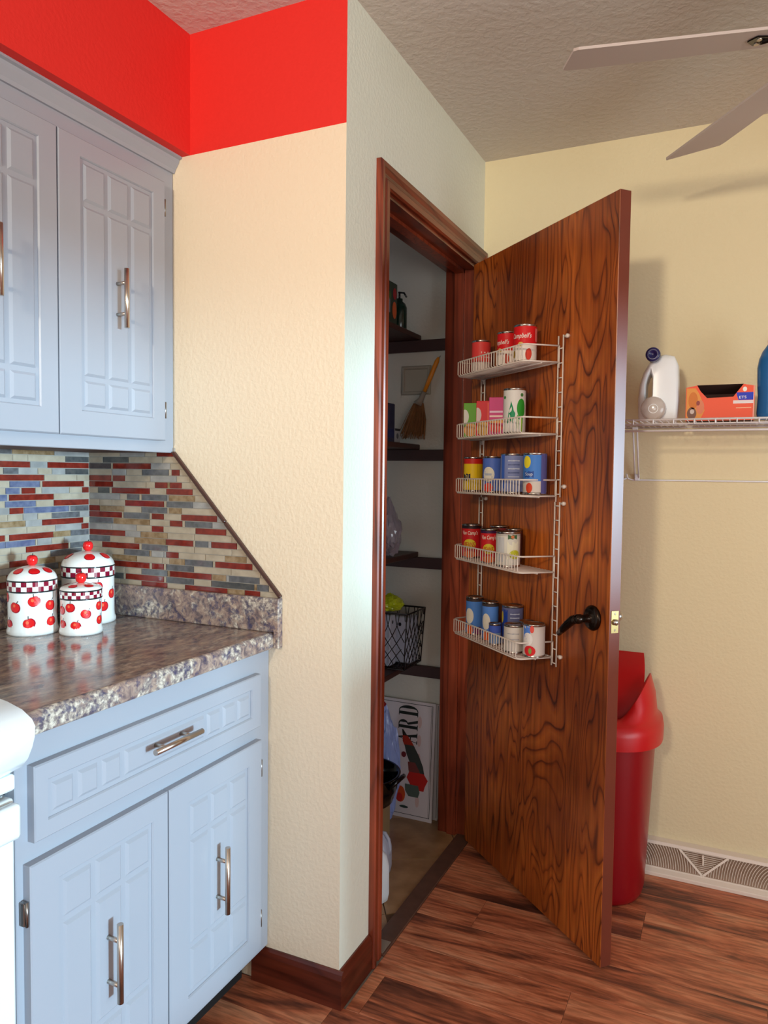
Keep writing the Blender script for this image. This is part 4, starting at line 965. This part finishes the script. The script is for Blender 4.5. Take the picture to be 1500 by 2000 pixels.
arcs(.600, 1, .612, .612)
def arcs2(cx, xa, xb, sgn):
    r = .02
    while r < .5:
        pts = []
        for i in range(25):
            z = .027+.064*i/24; q = r*r-((z-.020))**2
            if q < 0: continue
            x = cx+sgn*math.sqrt(q); f_ = (.091-z)/.065
            if x < xa or x > xb: continue
            if xb < .80 and x > P0[0]+(PB[0]-P0[0])*f_-.004: continue
            if xa > .78 and x < P1[0]+(PB[0]-P1[0])*f_+.004: continue
            pts.append((x, z))
        for p, q in zip(pts, pts[1:]):
            if abs(p[0]-q[0]) < .03: strip(p, q)
        r += .0075
arcs2(.560, .613, .79, 1); arcs2(1.02, .785, 1.015, -1); arcs2(1.02, 1.025, 1.345, 1)
obj('louvers', mb, None, vt, kind='stuff')

# ------------------------------------------------------------------ pantry: shelves, cleats and goods
SZ = [1.813, 1.406, 1.001, .588]
for k, z in enumerate(SZ):
    nm = ['top', 'second', 'third', 'lowest'][k]
    t = thing('pantry_shelf', 'dark stained wooden pantry shelf, %s of the four' % nm, 'shelf', (0, 0, z), 0, 'wooden shelves inside the pantry')
    mb = MB(); mb.box(-1.298, -.237, .112, YB-.002, 0, .019, M_dark, bev=.002); obj('board', mb, None, t)
    mb = MB(); mb.box(-1.298, -.125, YB-.020, YB-.001, -.042, -.0005, M_dark, bev=.001); obj('cleat', mb, None, t)
# top shelf goods
ZT = SZ[0]+.0195
def gbox(name, label, cat, loc, w, d, h, rot, m, prints=(), gm=None, bev=.002, part='box'):
    t = thing(name, label, cat, loc, rot, gm); mb = MB(); mb.box(-w/2, w/2, -d/2, d/2, 0, h, m, bev=bev); b_ = obj(part, mb, None, t)
    if prints:
        for k, it in enumerate(prints):
            mb = MB(); face, kind, u, v, a, b, c = it
            f = (flat(-d/2-.0004-.0002*k) if face == 'f' else (lambda u_, v_, k=k: (w/2+.0004+.0002*k, u_, v_)))
            fan(mb, [(x+u, z+v) for x, z in blob(kind, a, b)], f, pm_(c)); obj('box_print', mb, None, b_, recalc=False)
    return t
gbox('fruit_tin', 'dark green tin with red flowers on the top pantry shelf', 'tin', (-.315, .815, ZT), .11, .13, .150, 0, mat('dark_green_tin', (34, 46, 32), .35),
     [('s', 'oval', -.045, .120, .035, .04, (170, 66, 40)), ('s', 'oval', .042, .112, .03, .04, (150, 36, 40)), ('s', 'oval', .040, .055, .036, .06, (186, 84, 40)), ('s', 'oval', -.03, .03, .04, .04, (160, 36, 36)), ('s', 'rect', -.022, .075, .05, .07, (120, 116, 124)), ('s', 'oval', .0, .1, .02, .03, (70, 90, 50)),
      ('f', 'oval', .03, .12, .035, .04, (170, 66, 40)), ('f', 'oval', -.02, .05, .04, .05, (160, 36, 36))])
t = thing('oil_bottle', 'dark green glass bottle with pump behind the flowered tin, top pantry shelf', 'bottle', (-.285, .955, ZT))
mb = MB(); mb.lathe([(0, 0), (.026, 0), (.028, .004), (.028, .085), (.022, .10), (.012, .108), (.012, .118), (0, .118)], mat('dark_green_glass', (22, 44, 34), .15), 20); obj('body', mb, None, t)
mb = MB(); mb.tube([(0, 0, .116), (0, 0, .142)], .004, M_black, 8); mb.tube([(-.004, 0, .142), (.018, 0, .138), (.028, 0, .122)], .0035, M_black, 8); obj('pump', mb, None, t)
# second shelf goods
Z2 = SZ[1]+.0195
gbox('storage_box', 'navy blue box on the second pantry shelf', 'box', (-.315, .790, Z2), .12, .14, .135, 0, mat('navy_card', (22, 26, 56), .4), [('s', 'oval', -.01, .085, .07, .06, (56, 60, 84)), ('s', 'rect', 0, .03, .12, .03, (34, 40, 80))])
gbox('spice_packet', 'small pale packet with dark lid standing beside the navy box', 'packet', (-.275, .895, Z2), .03, .05, .052, 0, mat('pale_packet', (150, 148, 150), .5), [('s', 'rect', 0, .046, .045, .008, (40, 40, 44)), ('s', 'oval', .0, .024, .02, .02, (84, 84, 90))])
# raised square plate on the wall and the whisk broom hanging beside it
mb = MB(); yv = YB-.001
mb.ring(lambda u, v, d: (u, YB-d, v), (-.314, -.196, 1.612, 1.720), (-.300, -.210, 1.626, 1.706), .0005, .010, pm_((164, 158, 144)), .004); mb.box(-.302, -.208, YB-.005, YB-.0005, 1.624, 1.708, pm_((170, 164, 148)))
tag(obj('access_plate', mb), 'pale square access plate on the pantry wall between the upper shelves', 'plate')
br = thing('whisk_broom', 'whisk broom with orange handle hanging head-down on the pantry wall', 'broom', (-.168, YB-.02, 1.745), 0)
mb = MB(); a = Vector((.008, 0, 0)); e_ = Vector((-.045, -.004, -.125))
mb.tube([a, a+(e_-a)*.12, a+(e_-a)*.6, e_], [.004, .0085, .0085, .007], mat('orange_handle', (224, 136, 20), .35), 12); mb.tube([(.010, .012, .006), (.010, 0, -.002)], .002, M_steel, 6); obj('handle', mb, None, br)
mb = MB(); mb.tube([e_, e_+Vector((-.014, 0, -.028)), e_+Vector((-.024, 0, -.046))], [.008, .011, .020], pm_((150, 140, 128)), 12); obj('ferrule', mb, None, br)
mb = MB(); M_str = mat('broom_straw', (136, 92, 52), .8, var=.3, vscale=60); rb_ = random.Random(3)
h0 = e_+Vector((-.022, 0, -.042))
for i in range(150):
    u = rb_.uniform(-1, 1); v = rb_.uniform(-1, 1); ln_ = rb_.uniform(.10, .135)
    mb.tube([h0+Vector((u*.018, v*.006, 0)), h0+Vector((u*.038-.008, v*.009-.002, -ln_*.5)), h0+Vector((u*.050-.022, v*.010-.003, -ln_))], .0012, M_str, 4, cap=False)
obj('bristles', mb, None, br, kind='stuff')
# third shelf: crumpled clear bag
def crumple(name, label, cat, loc, rad, m, seed, squash=(1, 1, 1), taper=0):
    b = bmesh.new(); bmesh.ops.create_icosphere(b, subdivisions=4, radius=1); r_ = random.Random(seed)
    from mathutils import noise
    for v in b.verts:
        q = v.co*1.7+Vector((seed*3.1, 0, 0)); d = 1+.22*noise.noise(q)+.20*abs(noise.noise(q*2.6))+.12*abs(noise.noise(q*7))
        p = v.co*d; tz = 1-taper*max(0, p.z)
        v.co = Vector((p.x*rad*squash[0]*tz, p.y*rad*squash[1]*tz, (p.z)*rad*squash[2]))
    zmin = min(v.co.z for v in b.verts)
    for v in b.verts: v.co.z = max(v.co.z-zmin-.006, 0)
    mb = MB(); mb.join(b, m, False); o = obj(name, mb, None, None, loc); return tag(o, label, cat)
M_clear = mat('crinkled_clear_plastic', (176, 168, 180), .12, trans=.55, spec=.8)
Z3 = SZ[2]+.0195
crumple('bread_bag', 'crumpled clear plastic bag on the third pantry shelf', 'bag', (-.262, .83, Z3), .066, M_clear, 2, (.66, .95, 1.45), .72)
# lowest shelf: wire basket
Z4 = SZ[3]+.0195
bk = thing('wire_basket', 'dark wire storage basket with crossed diagonal wires on the lowest pantry shelf', 'basket', (-.325, .945, Z4))
mb = MB(); bw, bd, bh = .127, .088, .205; M_bw = mat('black_wire', (30, 26, 26), .4, .5)
def rct(f, z): return [(-bw*f, -bd*f, z), (bw*f, -bd*f, z), (bw*f, bd*f, z), (-bw*f, bd*f, z)]
mb.tube(rct(1.0, bh), .0032, None, 8, closed=True); mb.tube(rct(.90, .003), .0026, None, 8, closed=True)
obj('frame', mb, M_bw, bk)
mb = MB()
def side(p0, p1, q0, q1, n):
    p0, p1, q0, q1 = map(Vector, (p0, p1, q0, q1))
    for i in range(-3, n+1):
        for s_ in (0, 1):
            pts = []
            for k in range(9):
                f = k/8; u = (i+3.2*math.sin(f*PI/2)**1.2)/n if s_ == 0 else 1-(i+3.2*math.sin(f*PI/2)**1.2)/n
                if 0 <= u <= 1: pts.append(p0.lerp(p1, u).lerp(q0.lerp(q1, u), f))
            if len(pts) > 1: mb.tube(pts, .0016, None, 5)
a, b = rct(.90, .003), rct(1.0, bh)
for i, n in ((0, 7), (1, 5), (2, 7), (3, 5)): side(a[i], a[(i+1) % 4], b[i], b[(i+1) % 4], n)
for i in range(4): mb.tube([a[i], b[i]], .002, None, 6)
for i in range(1, 8): y = -bd*.9+bd*1.8*i/8; mb.tube([(-bw*.9, y, .003), (bw*.9, y, .003)], .0016, None, 5)
obj('basket_wires', mb, M_bw, bk, kind='stuff')
# contents of the basket
def paper(loc, rot, w, d, h, label):
    t = thing('paper_bag', label, 'bag', loc, rot, 'white paper bags in the wire basket'); mb = MB()
    mb.box(-w/2, w/2, -d/2, d/2, 0, h, mat('white_paper', (190, 196, 214), .7), bev=.004); bb_ = obj('bag', mb, None, t)
    mb = MB(); fan(mb, [(x+w*.22, z+h-.028) for x, z in blob('oval', .012, .014)], flat(-d/2-.0005), pm_((24, 26, 40))); obj('punched_hole', mb, None, bb_, recalc=False); mb = MB(); fan(mb, [(x-d*.1, z+h-.028) for x, z in blob('oval', .012, .014)], lambda u, v: (w/2+.0005, u, v), pm_((24, 26, 40)))
    obj('punched_hole', mb, None, bb_, recalc=False)
paper((-.352, .905, Z4+.006), 0, .16, .055, .188, 'white paper bag at the front of the wire basket')
paper((-.300, .985, Z4+.006), 0, .16, .07, .172, 'white paper bag at the back of the wire basket')
M_lime = mat('lime_foil', (176, 190, 30), .25, bump=.4, bscale=30)
crumple('snack_bag', 'crumpled lime yellow snack bag on top of the wire basket', 'bag', (-.285, .905, Z4+.208), .050, M_lime, 5, (.9, 1.0, .62), .3)
crumple('blue_packet', 'bright blue packet in the front left of the wire basket', 'packet', (-.375, .868, Z4+.192), .038, mat('blue_packet_foil', (24, 84, 170), .35), 8, (1.4, .8, .45), 0)
# floor of the pantry
pt = thing('poster_board', 'white poster board with dark letters and chilli peppers leaning on the pantry wall', 'poster', (0, 0, 0))
PH, PT = .447, .006
pz = lambda v: v; tiltp = .022
def pmap(u, v, e=0): return (-.152-u, 1.040-.028*(1-v/PH)-e, v+.0005)   # u from the right edge to the left
mb = MB(); mb.prism([pmap(0, 0), pmap(.46, 0), pmap(.46, PH), pmap(0, PH)], (0, PT, 0), mat('poster_white', (212, 202, 204), .5)); pbd = obj('board', mb, None, pt)
mb = MB(); F = lambda e: (lambda u, v: pmap(u, v, e)); ink = pm_((40, 46, 44))
for (a0_, a1_, b0__, b1_) in ((.010, .012, .014, PH-.010), (.0155, .0165, .018, PH-.016), (.010, .45, .014, .016), (.010, .45, PH-.012, PH-.010)):
    fan(mb, [(a0_, b0__), (a1_, b0__), (a1_, b1_), (a0_, b1_)], F(.0004), ink)
# vertical word: letters read from bottom to top; v up is reading direction
tmap = lambda e: (lambda a, b: pmap(.124+(-b) if False else .128+b, a, e))
lq = lambda v, P: fan(mb, [(v+x*.040, y*.080) for x, y in P], lambda a, b: pmap(.110+b, a, .0005), ink)
def bowl(v, cx, cy, rx, ry, thick, a0_=-90, a1_=90):     # crescent stroke, heavy at its right
    n_ = 10; k_ = mb.mi(ink); O_ = []; I_ = []
    for i in range(n_+1):
        a = math.radians(a0_+(a1_-a0_)*i/n_); q = (cx+rx*math.cos(a), cy+ry*math.sin(a)); w_ = .05+(thick-.05)*math.cos(a)
        p = (cx+(rx-w_)*math.cos(a) if math.cos(a) > .01 else cx, cy+(ry-.05)*math.sin(a))
        O_.append(mb.bm.verts.new(pmap(.110+q[1]*.080, v+q[0]*.040, .0005))); I_.append(mb.bm.verts.new(pmap(.110+p[1]*.080, v+p[0]*.040, .0005)))
    for i in range(n_): mb.bm.faces.new([O_[i], O_[i+1], I_[i+1], I_[i]]).material_index = k_
v = .388; lq(v, [(.12, -.5), (.40, -.5), (.40, .5), (.12, .5)]); lq(v, [(0, -.5), (.55, -.5), (.55, -.46), (0, -.46)]); lq(v, [(0, .46), (.55, .46), (.55, .5), (0, .5)]); bowl(v, .50, 0, .50, .5, .30)
v = .336; lq(v, [(.12, -.5), (.40, -.5), (.40, .5), (.12, .5)]); lq(v, [(0, -.5), (.52, -.5), (.52, -.46), (0, -.46)]); lq(v, [(0, .46), (.52, .46), (.52, .5), (0, .5)]); bowl(v, .50, .25, .42, .25, .27); lq(v, [(.45, 0), (.66, .02), (.98, -.5), (.70, -.5)])
v = .284; lq(v, [(.46, .5), (.56, .5), (.98, -.5), (.66, -.5)]); lq(v, [(.44, .44), (.50, .44), (.16, -.5), (.10, -.5)]); lq(v, [(.0, -.5), (.32, -.5), (.32, -.46), (0, -.46)]); lq(v, [(.56, -.5), (1.06, -.5), (1.06, -.46), (.56, -.46)]); lq(v, [(.25, -.12), (.7, -.12), (.7, -.17), (.25, -.17)])
for k, v in enumerate((.37, .30, .23, .12, .07)): fan(mb, [(x+.062, z+v) for x, z in blob('oval', .016, .045)], F(.0005), pm_((206, 176, 172)))
pep = [((-0.0, .300), .013), ((.004, .285), .020), ((.0, .26), .026), ((-.008, .225), .030), ((-.016, .19), .030), ((-.018, .155), .034), ((-.014, .12), .030), ((-.004, .09), .024)]
def pepper(P, col, dx, e):
    sh = lambda v: .020*max(0, min(1, (.30-v)/.12)); L_ = [(.102-sh(v)+x+dx+w*.75, v) for (x, v), w in P]; R_2 = [(.102-sh(v)+x+dx-w*.75, v) for (x, v), w in P]
    k = mb.mi(pm_(col)); A1 = [mb.bm.verts.new(pmap(u, v, e)) for u, v in L_]; B1 = [mb.bm.verts.new(pmap(u, v, e)) for u, v in R_2]
    for i in range(len(A1)-1): mb.bm.faces.new([A1[i], A1[i+1], B1[i+1], B1[i]]).material_index = k
pepper([((.030, .335), .003), ((.020, .315), .012), ((.006, .290), .020)], (44, 40, 36), 0, .0008)
pepper([((.018, .312), .014), ((.010, .290), .026), ((.002, .272), .028)], (168, 50, 34), 0, .0010)
pepper([((.004, .278), .026), ((-.006, .245), .034), ((-.018, .205), .034), ((-.028, .170), .026)], (62, 66, 62), 0, .0012)
pepper([((.002, .215), .020), ((-.004, .185), .030), ((-.010, .165), .030)], (120, 60, 56), 0, .0014)
pepper([((-.014, .178), .040), ((-.018, .155), .058), ((-.020, .130), .040), ((-.026, .112), .026)], (186, 40, 34), 0, .0016)
pepper([((.004, .130), .036), ((.0, .105), .040), ((-.004, .085), .026)], (84, 96, 88), 0, .0018)
fan(mb, [(x+0.131, z+.088) for x, z in blob('oval', .040, .062)], F(.0018), pm_((200, 78, 34))); fan(mb, [(x+0.135, z+.075) for x, z in blob('oval', .028, .034)], F(.0020), pm_((186, 40, 34))); fan(mb, [(x+0.115, z+.042) for x, z in blob('oval', .036, .010)], F(.0018), pm_((52, 66, 60)))
fan(mb, [(x+0.123, z+.24) for x, z in blob('oval', .02, .022)], F(.0018), pm_((110, 40, 44)))
fan(mb, [(x+.224, z+.404) for x, z in blob('oval', .050, .056)], F(.0008), pm_((150, 10, 24))); fan(mb, [(x+.246, z+.372) for x, z in blob('oval', .03, .02)], F(.0008), pm_((176, 160, 100)))
obj('poster_print', mb, None, pbd, recalc=False)
mb = MB(); mb.prism([(-.141, 1.0415, .0005), (-.50, 1.0415, .0005), (-.50, 1.049, .445), (-.141, 1.049, .445)], (0, .0035, 0), mat('second_board_white', (196, 188, 188), .5))
mb.prism([(-.1445, 1.0410, .0105), (-.1460, 1.0410, .0105), (-.1460, 1.0484, .44), (-.1445, 1.0484, .44)], (0, .0005, 0), ink)
tag(obj('framed_board', mb), 'second white board with a dark edge line, behind the poster board', 'board')
# black roaster pot
po = thing('roaster_pot', 'black enamel pot with loop handle on a tan box on the pantry floor', 'pot', (-.330, .770, .145))
mb = MB(); mb.lathe([(0, .0), (.09, 0), (.115, .012), (.130, .06), (.136, .108), (.142, .111), (.140, .114), (.132, .112), (.125, .06), (.11, .016), (0, .008)], mat('black_enamel', (10, 10, 12), .12), 48); obj('pot_body', mb, None, po)
mb = MB(); mb.tube([(.128, .040, .085), (.142, .044, .100), (.154, .026, .112), (.157, 0, .115), (.154, -.026, .112), (.142, -.040, .100), (.128, -.038, .085)], .008, mat('black_enamel', (10, 10, 12), .12), 10); obj('loop_handle', mb, None, po)
gbox('cardboard_box', 'small tan box under the black pot on the pantry floor', 'box', (-.325, .775, .0005), .15, .15, .143, 0, mat('tan_card', (150, 124, 88), .7))
crumple('blue_bag', 'crumpled pale blue plastic bag between the pot and poster', 'bag', (-.325, .955, .002), .088, mat('pale_blue_film', (146, 164, 222), .25, bump=.9, bscale=16), 11, (.66, .5, 2.2), .12)
# white jugs on the pantry floor
def milk_jug(loc, rot, m, hgt, label):
    t = thing('plastic_jug', label, 'jug', loc, rot, 'jugs on the pantry floor'); mb = MB(); s = hgt/.26
    secs = []
    for z, hx, hy, r in ((0, .060, .060, .02), (.004, .066, .066, .024), (.03, .070, .070, .026), (.13, .070, .070, .028), (.17, .064, .064, .03), (.205, .044, .044, .034), (.228, .022, .022, .0215), (.238, .020, .020, .0195)):
        secs.append([(x*s, y*s, z*s) for x, y in rrect(hx, hy, r)])
    loft(mb, secs, m); mb.tube([(.018*s, 0, .222*s), (.045*s, 0, .218*s), (.062*s, 0, .19*s), (.070*s, 0, .14*s), (.066*s, 0, .11*s)], .010*s, m, 10); obj('body', mb, None, t)
    mb = MB(); mb.lathe([(0, .236*s), (.022*s, .236*s), (.022*s, .254*s), (0, .256*s)], pm_((220, 224, 228)), 20); obj('cap', mb, None, t); return t
milk_jug((-.148, .445, .0005), math.radians(-20), mat('white_hdpe', (222, 228, 232), .35), .215, 'white plastic handled jug nearest the pantry doorway')
milk_jug((-.185, .600, .0005), math.radians(10), mat('grey_hdpe', (168, 170, 184), .4), .165, 'smaller greyish plastic jug behind the white jug')
# grout-coloured worn patch at the near end of the threshold
obj('worn_patch', MB().box(-.03, .012, OY0+.004, OY0+.06, .0041, .0048), mat('worn_patch_grey', (150, 136, 122), .6), bpy.data.objects['trim_2'])
